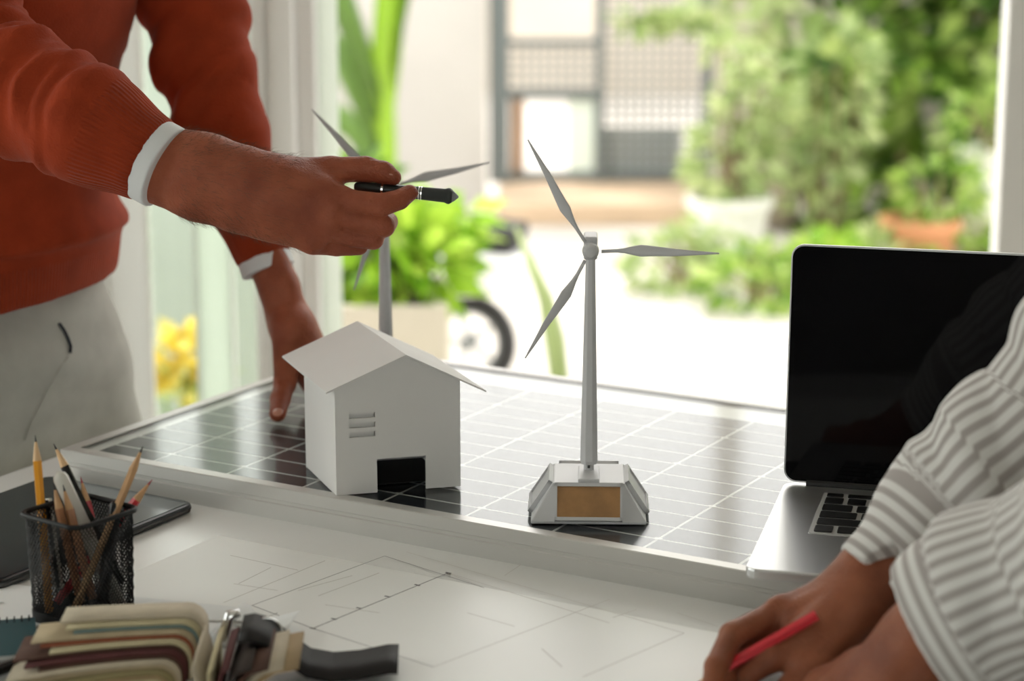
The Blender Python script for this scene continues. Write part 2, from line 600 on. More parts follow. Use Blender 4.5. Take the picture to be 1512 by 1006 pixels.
def knit_mat():
    m = mat('sweater', (0.38, 0.052, 0.017), 0.85, spec=0.1, noise=(35, 0.18), sheen=0.06)
    nt = m.node_tree
    b = nt.nodes['Principled BSDF']
    an = nt.nodes.new('ShaderNodeAttribute'); an.attribute_name = 'ang'
    rb = nt.nodes.new('ShaderNodeAttribute'); rb.attribute_name = 'rib'
    mu = nt.nodes.new('ShaderNodeMath'); mu.operation = 'MULTIPLY'; mu.inputs[1].default_value = 62
    si = nt.nodes.new('ShaderNodeMath'); si.operation = 'SINE'
    ml = nt.nodes.new('ShaderNodeMath'); ml.operation = 'MULTIPLY'
    nt.links.new(an.outputs['Fac'], mu.inputs[0]); nt.links.new(mu.outputs[0], si.inputs[0])
    nt.links.new(si.outputs[0], ml.inputs[0]); nt.links.new(rb.outputs['Fac'], ml.inputs[1])
    tc = nt.nodes.new('ShaderNodeTexCoord')
    no = nt.nodes.new('ShaderNodeTexNoise'); no.inputs['Scale'].default_value = 420; no.inputs['Detail'].default_value = 3
    nt.links.new(tc.outputs['Object'], no.inputs['Vector'])
    ad = nt.nodes.new('ShaderNodeMath'); ad.operation = 'MULTIPLY_ADD'
    nt.links.new(no.outputs[0], ad.inputs[0]); ad.inputs[1].default_value = 0.7
    nt.links.new(ml.outputs[0], ad.inputs[2])
    bp = nt.nodes.new('ShaderNodeBump'); bp.inputs['Strength'].default_value = 0.55; bp.inputs['Distance'].default_value = 0.0014
    nt.links.new(ad.outputs[0], bp.inputs['Height']); nt.links.new(bp.outputs[0], b.inputs['Normal'])
knit_mat()

def stripe_mat():
    m = mat('shirt_stripe', (0.72, 0.71, 0.69), 0.85, spec=0.2)
    nt = m.node_tree
    b = nt.nodes['Principled BSDF']
    at = nt.nodes.new('ShaderNodeAttribute'); at.attribute_name = 'stripe'
    mu = nt.nodes.new('ShaderNodeMath'); mu.operation = 'MULTIPLY'; mu.inputs[1].default_value = 2 * math.pi / 0.0105
    si = nt.nodes.new('ShaderNodeMath'); si.operation = 'SINE'
    mr = nt.nodes.new('ShaderNodeMapRange'); mr.inputs[1].default_value = -0.35; mr.inputs[2].default_value = 0.55
    mx = nt.nodes.new('ShaderNodeMix'); mx.data_type = 'RGBA'
    mx.inputs[6].default_value = (0.72, 0.71, 0.69, 1); mx.inputs[7].default_value = (0.40, 0.365, 0.35, 1)
    nt.links.new(at.outputs['Fac'], mu.inputs[0]); nt.links.new(mu.outputs[0], si.inputs[0])
    nt.links.new(si.outputs[0], mr.inputs[0]); nt.links.new(mr.outputs[0], mx.inputs[0])
    nt.links.new(mx.outputs[2], b.inputs['Base Color'])
    tc = nt.nodes.new('ShaderNodeTexCoord')
    no = nt.nodes.new('ShaderNodeTexNoise'); no.inputs['Scale'].default_value = 500
    nt.links.new(tc.outputs['Object'], no.inputs['Vector'])
    bp = nt.nodes.new('ShaderNodeBump'); bp.inputs['Strength'].default_value = 0.25; bp.inputs['Distance'].default_value = 0.001
    nt.links.new(no.outputs[0], bp.inputs['Height']); nt.links.new(bp.outputs[0], b.inputs['Normal'])
stripe_mat()
mat('trouser_grey', (0.52, 0.52, 0.48), 0.9, spec=0.15, noise=(30, 0.12), bump=(700, 0.3, 0.0008))
mat('trouser_dark', (0.03, 0.035, 0.05), 0.9, spec=0.15)
#@@STRUCTURE

def local(o, parent):
    """part modelled in world space: bring its mesh into the parent's space and parent it"""
    M = Matrix.Translation(parent.location) @ parent.rotation_euler.to_matrix().to_4x4()
    o.data.transform(M.inverted())
    o.data.update()
    o.parent = parent
    return o

# ================================================================== room
YW = 3.30
struct(MB().bb((-2.1, -2.8, -0.08), (2.5, YW + 0.12, 0.0)).build('floor', 'wood_floor'))
struct(MB().bb((-2.1, -2.8, 2.7), (2.5, YW + 0.25, 2.85)).build('ceiling', 'ceiling_paint'))
wl = MB().bb((-2.2, -2.8, 0.0), (-2.05, YW + 0.12, .55)).bb((-2.2, -2.8, 2.3), (-2.05, YW + 0.12, 2.7))
wl.bb((-2.2, -2.8, .55), (-2.05, .9, 2.3)).bb((-2.2, 3.0, .55), (-2.05, YW + .12, 2.3))
struct(wl.build('wall_left', 'wall_paint'))
w4 = struct(empty('window_4', (-2.12, 1.95, .55)))
for ya in (-1.05, -.03, .99):
    MB().bb((-.03, ya, 0), (.03, ya + .06, 1.75)).build('stile', 'frame_white', w4)
for za in (0, 1.69):
    MB().bb((-.029, -.99, za), (.029, .99, za + .06)).build('rail', 'frame_white', w4)
for ya in (-.99, .03):
    MB().bb((-.003, ya - .005, .055), (.003, ya + .965, 1.695)).build('pane', 'window_glass', w4)
struct(MB().bb((2.45, -2.8, 0.0), (2.6, YW + 0.12, 2.7)).build('wall_right', 'wall_paint'))
wb = MB()
wb.bb((-2.05, -2.9, 0.0), (2.45, -2.75, 0.85)).bb((-2.05, -2.9, 2.4), (2.45, -2.75, 2.7))
wb.bb((-2.05, -2.9, 0.85), (-1.05, -2.75, 2.4)).bb((1.25, -2.9, 0.85), (2.45, -2.75, 2.4))
struct(wb.build('wall_back', 'wall_paint'))
struct(MB().bb((-2.05, YW - 0.02, 2.42), (2.45, YW + 0.14, 2.7)).build('wall_front', 'wall_paint'))
struct(MB().bb((-2.05, YW - 0.03, 2.36), (2.45, YW + 0.12, 2.42)).build('trim_1', 'frame_white', bevel=0.004))

def glazed_leaf(name, x0, x1, y, stile_l, stile_r, z0=0.0, z1=2.36, rail_b=0.14, rail_t=0.09, th=0.045, pane=True):
    o = struct(empty(name, ((x0 + x1) / 2, y, z0)))
    cx, w, h = (x0 + x1) / 2, x1 - x0, z1 - z0
    MB().bb((x0 - cx, -th / 2, 0), (x0 - cx + stile_l, th / 2, h)).build('stile', 'frame_white', o, bevel=0.004)
    MB().bb((x1 - cx - stile_r, -th / 2, 0), (x1 - cx, th / 2, h)).build('stile', 'frame_white', o, bevel=0.004)
    MB().bb((x0 - cx + stile_l, -th / 2 + .003, 0), (x1 - cx - stile_r, th / 2 - .003, rail_b)).build('rail', 'frame_white', o, bevel=0.003)
    MB().bb((x0 - cx + stile_l, -th / 2 + .003, h - rail_t), (x1 - cx - stile_r, th / 2 - .003, h)).build('rail', 'frame_white', o, bevel=0.003)
    for sx in (x0 - cx + stile_l, x1 - cx - stile_r - .008):
        MB().bb((sx, -th / 2 - .006, rail_b), (sx + .008, -th / 2 + .004, h - rail_t)).build('glazing_bead', 'frame_white', o)
    if pane:
        MB().bb((x0 - cx + stile_l - .005, -.003, rail_b - .005), (x1 - cx - stile_r + .005, .003, h - rail_t + .005)).build('pane', 'window_glass', o)
    return o

def wx(px, Y=YW):
    return Yp(px, 300, Y)[0]
# left: a run of glazed leaves; jamb post next to the open doorway; right leaf
glazed_leaf('window_1', wx(-260), wx(212), YW + .03, .075, wx(212) - wx(152))
glazed_leaf('window_2', wx(214), wx(398), YW - .02, wx(217) - wx(214), wx(398) - wx(388), th=.05)
d1 = struct(empty('door_1', ((wx(276) + wx(334)) / 2, YW + .06, 0)))
hw1 = (wx(334) - wx(276)) / 2
MB().bb((-hw1 + .004, -.004, .06), (hw1 - .004, .004, 2.3)).build('translucent_strip', 'translucent_frame', d1)  # frame strip made translucent so that it looks brightly lit
for sx in (-hw1, hw1 - .006):
    MB().bb((sx, -.012, 0), (sx + .006, .012, 2.36)).build('stile', 'frame_white', d1)
for za, zb in ((0, .06), (2.3, 2.36)):
    MB().bb((-hw1 + .006, -.011, za), (hw1 - .006, .011, zb)).build('rail', 'frame_white', d1)
jm = MB().bb((wx(399), YW - .03, 0), (wx(441), YW + .10, 2.36))
jm.bb((wx(441), YW + .0, 0), (wx(470), YW + .10, 2.36))
struct(jm.build('trim_2', 'frame_white', bevel=0.005))
struct(MB().bb((wx(470), YW + .03, 0), (wx(500), YW + .038, 2.36)).build('door_3', 'translucent_frame'))  # jamb strip, translucent only to brighten it from behind
glazed_leaf('door_2', wx(1470), 1.95, YW, .115, .08)
struct(MB().bb((1.95, YW - .03, 0), (2.45, YW + .1, 2.42)).build('trim_3', 'frame_white'))
struct(MB().bb((-2.05, YW - .03, 0), (wx(-262), YW + .1, 2.42)).build('trim_4', 'frame_white'))
struct(MB().bb((-2.05, YW - .05, 0), (2.45, YW + .12, .02)).build('trim_5', 'frame_white'))
w3 = struct(empty('fill_window', (0.1, -2.82, 0.85)))  # unseen window added behind the camera to bring in fill light
for xa, xb in ((-1.15, -1.09), (-.03, .03), (1.09, 1.15)):
    MB().bb((xa, -.03, 0), (xb, .03, 1.55)).build('stile', 'frame_white', w3)
for za, zb in ((0, .06), (1.49, 1.55)):
    MB().bb((-1.09, -.029, za), (1.09, .029, zb)).build('rail', 'frame_white', w3)
for xa, xb in ((-1.095, -.025), (.025, 1.095)):
    MB().bb((xa, -.003, .055), (xb, .003, 1.495)).build('pane', 'window_glass', w3)

# ================================================================== garden outside
struct(MB().bb((-12, -12, -.2), (12, 18, -.085)).build('ground_base', 'paving'))
struct(MB().bb((-9, YW + .12, -.085), (9, 16, -.02)).build('ground', 'paving'))
WALLY = 8.35
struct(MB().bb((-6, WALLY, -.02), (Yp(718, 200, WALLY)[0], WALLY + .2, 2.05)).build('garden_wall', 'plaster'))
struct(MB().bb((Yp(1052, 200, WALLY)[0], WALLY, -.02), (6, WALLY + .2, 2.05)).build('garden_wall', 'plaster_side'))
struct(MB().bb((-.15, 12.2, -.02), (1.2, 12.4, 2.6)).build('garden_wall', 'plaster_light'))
sx0, sx1 = Yp(735, 320, 8.0)[0], Yp(1040, 320, 8.0)[0]
struct(MB().bb((sx0, 7.86, -.02), (sx1, WALLY + .2, .06)).build('garden_step', 'step_stone', bevel=.01))

# steel gate with lattice leaves
GY = WALLY + .08
gx = lambda px: Yp(px, 180, GY)[0]
gate = empty('garden_gate', ((gx(725) + gx(1050)) / 2, GY, .06), 0, 'dark grey steel garden gate with dotted lattice panels', 'gate')
gc = gate.location.x
def gpart(name, a, b, m, y0=-.025, y1=.025, bev=0):
    return MB().bb((a[0] - gc, y0, a[1] - .06), (b[0] - gc, y1, b[1] - .06)).build(name, m, gate, bevel=bev)
gpart('post', (gx(722), .06), (gx(752), 2.2), 'gate_steel', -.05, .05)
gpart('post', (gx(878), .06), (gx(892), 2.1), 'gate_steel', -.04, .04)
gpart('post', (gx(1038), .06), (gx(1054), 2.2), 'gate_steel', -.05, .05)
gpart('rail', (gx(752), 2.04), (gx(1038), 2.1), 'gate_steel')
gpart('rail', (gx(752), .065), (gx(878), .10), 'gate_steel')
gpart('rail', (gx(892), .065), (gx(1038), .10), 'gate_steel')
zt = Yp(800, 138, GY)[2]; zt2 = Yp(800, 62, GY)[2]
gpart('rail', (gx(752), zt - .02), (gx(878), zt + .02), 'gate_steel')
gpart('rail', (gx(752), zt2 - .015), (gx(878), zt2 + .015), 'gate_steel')
gpart('wooden_edge', (gx(754), .10), (gx(774), zt - .02), 'gate_wood', -.018, .018)
gpart('milky_panel', (gx(838), .10), (gx(878), zt - .02), 'milk_glass', -.004, .004)
def lattice(xa, xb, za, zb, step=.034, w=.011):
    mv, mh = None, None
    x = xa + step
    while x < xb - .005:
        o = MB().bb((x - w / 2 - gc, -.006, za - .06), (x + w / 2 - gc, .0, zb - .06)).build('lattice_bar', 'gate_lattice', gate)
        x += step
    z = za + step
    while z < zb - .005:
        o = MB().bb((xa - gc, .0, z - w / 2 - .06), (xb - gc, .006, z + w / 2 - .06)).build('lattice_bar', 'gate_lattice', gate)
        z += step
lattice(gx(892), gx(1038), .10, 2.04)
lattice(gx(752), gx(878), zt + .02, zt2 - .015)
gpart('backing_sheet', (gx(892), .10), (gx(1005), Yp(940, 190, GY)[2]), 'gate_back', .012, .016)

# ---------------- foliage
def leaf_cloud(pts, L, wid, seed, droop=0.3, up=None):
    r = np.random.default_rng(seed)
    n = len(pts)
    d = r.normal(size=(n, 3)); d[:, 2] = d[:, 2] * .6 - droop
    if up is not None:
        d = d * .5 + A(up)
    d /= np.linalg.norm(d, axis=1, keepdims=True)
    s = np.cross(d, r.normal(size=(n, 3))); s /= np.linalg.norm(s, axis=1, keepdims=True)
    nn = np.cross(d, s)
    l = (L * (.6 + .8 * r.random(n)))[:, None]; w = l * wid
    b = pts; m = pts + d * l * .45
    t = pts + d * l + nn * l * .12
    v = np.stack([b, m + s * w * .5 + nn * l * .08, t, m - s * w * .5 + nn * l * .08], 1).reshape(-1, 3)
    f = np.arange(4 * n).reshape(-1, 4)
    return v, f

def ellipsoid_pts(c, rad, n, seed, shell=.55):
    r = np.random.default_rng(seed)
    d = r.normal(size=(n, 3)); d /= np.linalg.norm(d, axis=1, keepdims=True)
    q = (shell + (1 - shell) * r.random(n)) ** (1 / 2)
    return A(c) + d * q[:, None] * A(rad)

def shrub(name, label, base, blobs, n, L, wid, m, seed, cat='shrub', group=None, droop=.3):
    o = empty(name, base, 0, label, cat, group)
    vs = [ellipsoid_pts(c, r, int(n * w), seed + i) for i, (c, r, w) in enumerate(blobs)]
    v, f = leaf_cloud(np.concatenate(vs), L, wid, seed, droop)
    local(np_obj('foliage', v, f, m, smooth=False), o)
    st = MB()
    for i, (c, r, w) in enumerate(blobs):
        c = A(c); b = A(base) + A((.03 * math.cos(i * 2.1), .03 * math.sin(i * 2.1), -.0))
        for k in range(3):
            e = c + A(((k - 1) * r[0] * .5, 0, r[2] * .5))
            st.tube([b, (b + e) / 2 + A((.02 * k, .02, 0)), e], [.012, .009, .004], 6)
    local(st.build('stem', 'stem'), o)
    return o

# vine-covered wall at the right
VY = 7.55
vine = empty('climbing_vine', (1.6, VY + .25, 0), 0, 'dense green climbing vine covering the wall at the right', 'vine')
r = np.random.default_rng(5)
n = 5200
px_ = .92 + 2.2 * r.random(n)
pz_ = 1.9 * r.random(n)
py_ = VY + .12 + .25 * np.sin(px_ * 5 + pz_ * 4) * np.sin(pz_ * 6) + r.normal(size=n) * .10
keep = (px_ > 1.02 + .10 * np.sin(pz_ * 9)) & (np.sin(px_ * 11 + 1.3 * pz_) * np.sin(pz_ * 9 + px_ * 3) > -.93 + .35 * r.random(n))
P_ = np.stack([px_, py_, pz_], 1)[keep]
v, f = leaf_cloud(P_[::2], .12, .8, 21, .45)
local(np_obj('foliage', v, f, 'leaf_vine', smooth=False), vine)
v, f = leaf_cloud(P_[1::2] + A((0, .1, 0)), .12, .8, 22, .45)
local(np_obj('foliage', v, f, 'leaf_deep', smooth=False), vine)
st = MB()
for i in range(7):
    x = 1.1 + i * .28
    st.tube([(x, VY + .3, 0), (x + .08, VY + .28, .5), (x - .05, VY + .3, 1.0), (x + .1, VY + .3, 1.7)], [.02, .016, .012, .006], 6)
local(st.build('stem', 'stem'), vine)
# pale trunk leaning beside the gate
tr = empty('garden_tree', (.80, 7.75, 0), 0, 'pale slender tree trunk between the gate and the vine', 'tree')
t_ = MB().tube([(.97, 7.8, 0), (.98, 7.8, .35), (.93, 7.78, .75), (.86, 7.76, 1.3), (.8, 7.7, 2.0), (.78, 7.7, 3.5)], [.075, .065, .06, .055, .045, .03], 10)
local(t_.build('trunk', 'trunk', smooth=True), tr)
v, f = leaf_cloud(np.concatenate([ellipsoid_pts((.78, 7.7, 3.7), (.6, .6, .4), 700, 4), ellipsoid_pts((.80, 7.5, .80), (.20, .12, .10), 90, 6), ellipsoid_pts((.52, 7.6, .76), (.20, .07, .035), 60, 8)]), .10, .5, 9, .4)
local(np_obj('foliage', v, f, 'leaf_pale', smooth=False), tr)

def at_ground(px, py): return Zp(px, py, 0)
def pot(name, label, c, r1, r2, h, m, cat='pot', z=0.0, group=None):
    o = empty(name, (c[0], c[1], z), 0, label, cat, group)
    n = 24
    b = MB()
    prof = [(r1 * .98, 0), (r1, .004), (r2, h * .86), (r2 * 1.08, h * .86), (r2 * 1.08, h), (r2 * .95, h), (r2 * .9, h * .8)]
    vs = [(a * math.cos(2 * math.pi * k / n), a * math.sin(2 * math.pi * k / n), zz) for a, zz in prof for k in range(n)]
    fs = [(i * n + k, i * n + (k + 1) % n, (i + 1) * n + (k + 1) % n, (i + 1) * n + k) for i in range(len(prof) - 1) for k in range(n)]
    fs.append(tuple(range(n - 1, -1, -1)))
    b.add(vs, fs).build('body', m, o, smooth=False)
    MB().prism(circle(n, r2 * .9), (0, 0, h * .8), (1, 0, 0), (0, 1, 0), (0, 0, 1), .004).build('soil', 'soil', o)
    return o
G1 = at_ground(1075, 384)
pot('flower_pot', 'round white planter on the ground by the gate', G1, .10, .135, .215, 'pot_white')
shrub('potted_shrub', 'soft pale green shrub growing in the round white planter', (G1[0], G1[1], .175),
      [((G1[0] + .0, G1[1], .34), (.13, .13, .13), .5), ((G1[0] + .08, G1[1], .50), (.12, .12, .14), .35), ((G1[0] + .02, G1[1] + .05, .66), (.10, .1, .1), .15)], 360, .07, .5, 'leaf_pale', 31)
G2 = at_ground(1355, 415)
pot('clay_pot', 'orange terracotta pot among the plants behind the laptop', G2, .085, .12, .20, 'pot_clay')
shrub('potted_shrub', 'low bright green plant in the terracotta pot', (G2[0], G2[1], .162), [((G2[0] + .06, G2[1] + .02, .29), (.12, .1, .08), 1)], 160, .06, .5, 'leaf_vine', 33)
G3 = A((1.52, 6.9, 0))
lg = struct(MB().bb((1.35, 6.75, -.02), (1.9, 7.05, .20)).build('garden_ledge', 'plaster_side', bevel=.01))
pot('flower_pot', 'tall cream pot beside the white door frame at right', G3, .075, .095, .20, 'pot_white', z=.20)
shrub('potted_shrub', 'small leafy plant in the tall cream pot', (G3[0], G3[1], .362), [((G3[0], G3[1], .47), (.13, .12, .12), 1)], 160, .06, .5, 'leaf_vine', 34)
lowb = [(at_ground(1000, 432), 'leaf_pale', 'pale low bush at the edge of the paving beside the white planter'),
        (at_ground(1120, 462), 'leaf_vine', 'mid green low bush spilling onto the paving'),
        (at_ground(1215, 440), 'leaf_bright', 'bright green low bush in front of the vine'),
        (at_ground(1300, 430), 'leaf_pale', 'pale green low bush left of the terracotta pot'),
        (at_ground(1440, 430), 'leaf_vine', 'leafy green bush under the tall cream pot')]
for i, (g, m, lb) in enumerate(lowb):
    shrub('low_shrub', lb, (g[0], g[1] + .1, 0), [((g[0], g[1] + .1, .07), (.15, .14, .07), .6), ((g[0] + .07, g[1] + .2, .12), (.11, .12, .07), .4)], 300, .06, .5, m, 40 + i, group='low bushes along the vine wall')
shrub('tall_shrub', 'airy pale green shrub reaching up in front of the vine', (1.05, 7.3, 0), [((1.08, 7.25, .50), (.14, .12, .26), .6), ((1.02, 7.3, .3), (.12, .12, .2), .4)], 300, .075, .5, 'leaf_pale', 52)

# left: planter box with plants, in front of it a white scooter
B0 = A((Yp(505, 480, 4.5)[0], 4.4, 0))
bx0, bx1 = B0[0] - .1, Yp(662, 480, 4.5)[0]
pb = empty('planter_box', ((bx0 + bx1) / 2, B0[1] + .2, -.02), 0, 'beige rectangular planter box left of the scooter', 'planter')
w_ = bx1 - bx0
pbm = MB()
for a, b in (((-w_ / 2, -.18, 0), (w_ / 2, -.15, .42)), ((-w_ / 2, .15, 0), (w_ / 2, .18, .42)), ((-w_ / 2, -.15, 0), (-w_ / 2 + .03, .15, .42)), ((w_ / 2 - .03, -.15, 0), (w_ / 2, .15, .42)), ((-w_ / 2 + .03, -.15, 0), (w_ / 2 - .03, .15, .02))):
    pbm.bb(a, b)
pbm.build('box', 'planter_box', pb)
MB().bb((-w_ / 2 + .03, -.15, .35), (w_ / 2 - .03, .15, .38)).build('soil', 'soil', pb)
pc = A((pb.location.x, pb.location.y, .36))
shrub('box_plant', 'lush bright green plant in the beige planter box', pc, [(pc + A((.05, 0, .11)), (.14, .12, .09), .6), (pc + A((.12, .05, .17)), (.11, .1, .07), .4)], 300, .08, .55, 'leaf_bright', 61)
shrub('box_plant', 'deeper green plant at the back of the planter box', pc + A((-.1, .1, 0)), [(pc + A((-.05, .08, .16)), (.10, .07, .12), 1)], 160, .08, .5, 'leaf_deep', 62)
# tall plant behind: bright banana stem with leaves against plaster
def strap_leaf(name, parent, pts, w, m, tw=(1, 0, 0)):
    """long folded leaf blade along a path"""
    pts = [Vector(p) for p in pts]
    n = len(pts); vs = []; fs = []
    s = Vector(tw)
    for i, p in enumerate(pts):
        t = i / (n - 1)
        ww = w * math.sin(math.pi * min(.97, .12 + .88 * t)) ** .7
        tg = (pts[min(i + 1, n - 1)] - pts[max(i - 1, 0)]).normalized()
        u = (s - tg * s.dot(tg)).normalized(); nn = tg.cross(u)
        for k, (a, d) in enumerate(((-1, .2), (0, 0), (1, .2))):
            vs.append(p + u * a * ww / 2 + nn * d * ww)
    for i in range(n - 1):
        for k in range(2):
            fs.append((i * 3 + k, i * 3 + k + 1, i * 3 + 3 + k + 1, i * 3 + 3 + k))
    o = MB().add(vs, fs).build(name, m, None, smooth=True)
    sm = o.modifiers.new('thick', 'SOLIDIFY'); sm.thickness = .002
    return local(o, parent)
T0 = A((Yp(572, 200, 6.9)[0], 6.9, 0))
bn = empty('banana_plant', T0, 0, 'tall plant with upright yellow-green leaf against the plaster wall', 'plant')
local(MB().tube([T0, T0 + A((.0, 0, .45)), T0 + A((.01, 0, .8))], [.035, .028, .012], 8).build('stem', 'leaf_bright'), bn)
strap_leaf('leaf', bn, [T0 + A((-.015, 0, .42)), T0 + A((.0, -.02, .7)), T0 + A((.03, -.03, 1.0)), T0 + A((.05, -.02, 1.35)), T0 + A((.05, 0, 1.6))], .105, 'leaf_bright')
for i, (dx, dz, ex, ez) in enumerate(((-.02, .4, -.22, .75), (-.02, .5, -.2, .95), (0, .3, -.22, .5), (0, .55, -.3, 1.2), (.02, .6, .2, 1.25))):
    p0 = T0 + A((dx, 0, dz)); p1 = T0 + A((ex, .1 - .05 * i, ez))
    strap_leaf('leaf', bn, [p0, p0 * .6 + p1 * .4 + A((0, 0, .08)), p0 * .25 + p1 * .75 + A((0, 0, .06)), p1], .10, 'leaf_deep', (0, .4, 1))
# slender green blade standing in front of the paving
S0 = A((Dp(826, 566, 4.2)[0], Dp(826, 566, 4.2)[1], -.02))
ag = empty('strap_plant', S0, 0, 'slender plant with long arching green blades by the doorway', 'plant')
e1 = Dp(762, 335, 4.3); m1 = Dp(806, 440, 4.25); m0 = Dp(826, 560, 4.2)
strap_leaf('leaf', ag, [S0, m0, m0 * .5 + m1 * .5 + A((.004, 0, 0)), m1, e1], .042, 'leaf_pale')
strap_leaf('leaf', ag, [S0 + A((.01, 0, 0)), S0 + A((.05, .02, .16)), S0 + A((.1, .05, .22)), S0 + A((.17, .08, .2))], .035, 'leaf_bright', (0, 1, 0))
strap_leaf('leaf', ag, [S0 + A((-.01, 0, 0)), S0 + A((-.05, .02, .18)), S0 + A((-.12, .05, .25)), S0 + A((-.2, .08, .2))], .035, 'leaf_bright', (0, 1, 0))

# scooter, front wheel to the right
SD = 6.05
sc0 = at_ground(672, 528)
SW = Yp(692, 505, 5.38)
scoot = empty('ride_on_scooter', (SW[0] - .713 * .966, SW[1] + .713 * .259, -.02), math.radians(165), 'small white ride-on scooter parked by the planter box', 'scooter')
scoot.scale = (.62, .62, .62)
def spart(name, mb, m, sm=False, bev=0): return mb.build(name, m, scoot, smooth=sm, bevel=bev)
R_ = .205
def ring(R, r, n=36, k=10, cx=0, cz=0, y=0):
    vs = []; fs = []
    for i in range(n):
        a = 2 * math.pi * i / n
        for j in range(k):
            b = 2 * math.pi * j / k
            rr = R + r * math.cos(b)
            vs.append((cx + rr * math.cos(a), y + r * 1.1 * math.sin(b), cz + rr * math.sin(a)))
    for i in range(n):
        for j in range(k):
            fs.append((i * k + j, ((i + 1) % n) * k + j, ((i + 1) % n) * k + (j + 1) % k, i * k + (j + 1) % k))
    return MB().add(vs, fs)
for cx in (.0, -1.15):
    wo = spart('wheel', ring(R_ - .035, .035, cx=cx, cz=R_), 'tyre', True)
    rm = ring(R_ - .075, .010, 36, 6, cx=cx, cz=R_)
    for i in range(5):
        a = 2 * math.pi * i / 5
        rm.tube([(cx, 0, R_), (cx + (R_ - .075) * math.cos(a), 0, R_ + (R_ - .075) * math.sin(a))], .011, 6)
    rm.tube([(cx, -.05, R_), (cx, .05, R_)], .03, 10)
    rm.build('rim', 'scooter_grey', wo)
fd = [(-.24, .30), (-.2, .38), (-.08, .44), (.06, .435), (.17, .37), (.22, .28), (.19, .29), (.13, .35), (.05, .395), (-.07, .40), (-.17, .35), (-.21, .29)]
spart('front_fender', MB().prism(fd, (0, .07, 0), (1, 0, 0), (0, 0, 1), (0, -1, 0), .14), 'scooter_white', bev=.012)
for y in (-.06, .06):
    spart('fork', MB().tube([(0, y, R_), (-.10, y, .52), (-.17, y * .6, .78)], .016, 8), 'scooter_grey')
ls = [(-.33, .26), (-.28, .24), (-.16, .42), (-.09, .56), (-.12, .80), (-.17, .90), (-.24, .90), (-.23, .72), (-.26, .5)]
spart('leg_shield', MB().prism(ls, (0, .19, 0), (1, 0, 0), (0, 0, 1), (0, -1, 0), .38), 'scooter_white', bev=.03)
spart('floorboard', MB().bb((-.75, -.16, .22), (-.26, .16, .29)), 'scooter_grey', bev=.01)
bd = [(-.72, .24), (-.92, .40), (-1.2, .42), (-1.40, .46), (-1.42, .60), (-.78, .62), (-.68, .45)]
spart('rear_body', MB().prism(bd, (0, .15, 0), (1, 0, 0), (0, 0, 1), (0, -1, 0), .30), 'scooter_white', bev=.03)
spart('seat', MB().prism([(-.72, .62), (-1.36, .60), (-1.38, .70), (-1.1, .72), (-.74, .70)], (0, .13, 0), (1, 0, 0), (0, 0, 1), (0, -1, 0), .26), 'tyre', bev=.02)
spart('headset', MB().prism([(-.30, .86), (-.13, .86), (-.10, .93), (-.14, 1.0), (-.27, 1.0), (-.33, .93)], (0, .12, 0), (1, 0, 0), (0, 0, 1), (0, -1, 0), .24), 'scooter_white', bev=.02)
spart('headlight', MB().tube([(-.13, 0, .93), (-.085, 0, .93), (-.075, 0, .93)], [.055, .05, .02], 14), 'chrome')
for y in (-1, 1):
    spart('handlebar', MB().tube([(-.22, y * .1, .95), (-.25, y * .22, .97), (-.30, y * .36, .97)], .016, 8), 'scooter_grey')
    mr_ = spart('mirror', MB().tube([(-.24, y * .2, .97), (-.22, y * .24, 1.1), (-.25, y * .27, 1.15)], .006, 6), 'scooter_grey')
    MB().prism(circle(16, .055), (-.245, y * .27, 1.19), (0, 1, 0), (0, 0, 1), (1, 0, 0), .018).build('mirror_head', 'scooter_white', mr_, bevel=.004)

# seen through the left glazing: grey-green panel fence and yellow flowers
struct(MB().bb((-2.6, 4.95, -.02), (Yp(398, 200, 4.95)[0], 5.0, 1.08)).build('garden_screen', 'far_panel'))
F0 = A((Dp(255, 590, 4.6)[0], Dp(255, 590, 4.6)[1], 0))
fl = empty('flowering_plant', F0, 0, 'yellow flowering plant seen through the glass behind the man', 'plant')
v, f = leaf_cloud(np.concatenate([ellipsoid_pts(Dp(270, 520, 4.6), (.035, .04, .06), 60, 71), ellipsoid_pts(Dp(235, 555, 4.6), (.045, .04, .035), 60, 72), ellipsoid_pts(Dp(282, 565, 4.6), (.03, .04, .05), 45, 73)]), .045, .7, 74, -.2)
local(np_obj('petals', v, f, 'petal_yellow', smooth=False), fl)
v, f = leaf_cloud(ellipsoid_pts(F0 + A((0, 0, .16)), (.15, .12, .1), 90, 75), .09, .35, 76, .1)
local(np_obj('foliage', v, f, 'leaf_pale', smooth=False), fl)
sm_ = MB()
for px, py in ((270, 520), (235, 555), (282, 565)):
    sm_.tube([F0, (F0 + Dp(px, py, 4.6)) / 2 + A((.01, 0, 0)), Dp(px, py, 4.6)], .005, 6)
local(sm_.build('stem', 'leaf_bright'), fl)
#@@TABLE

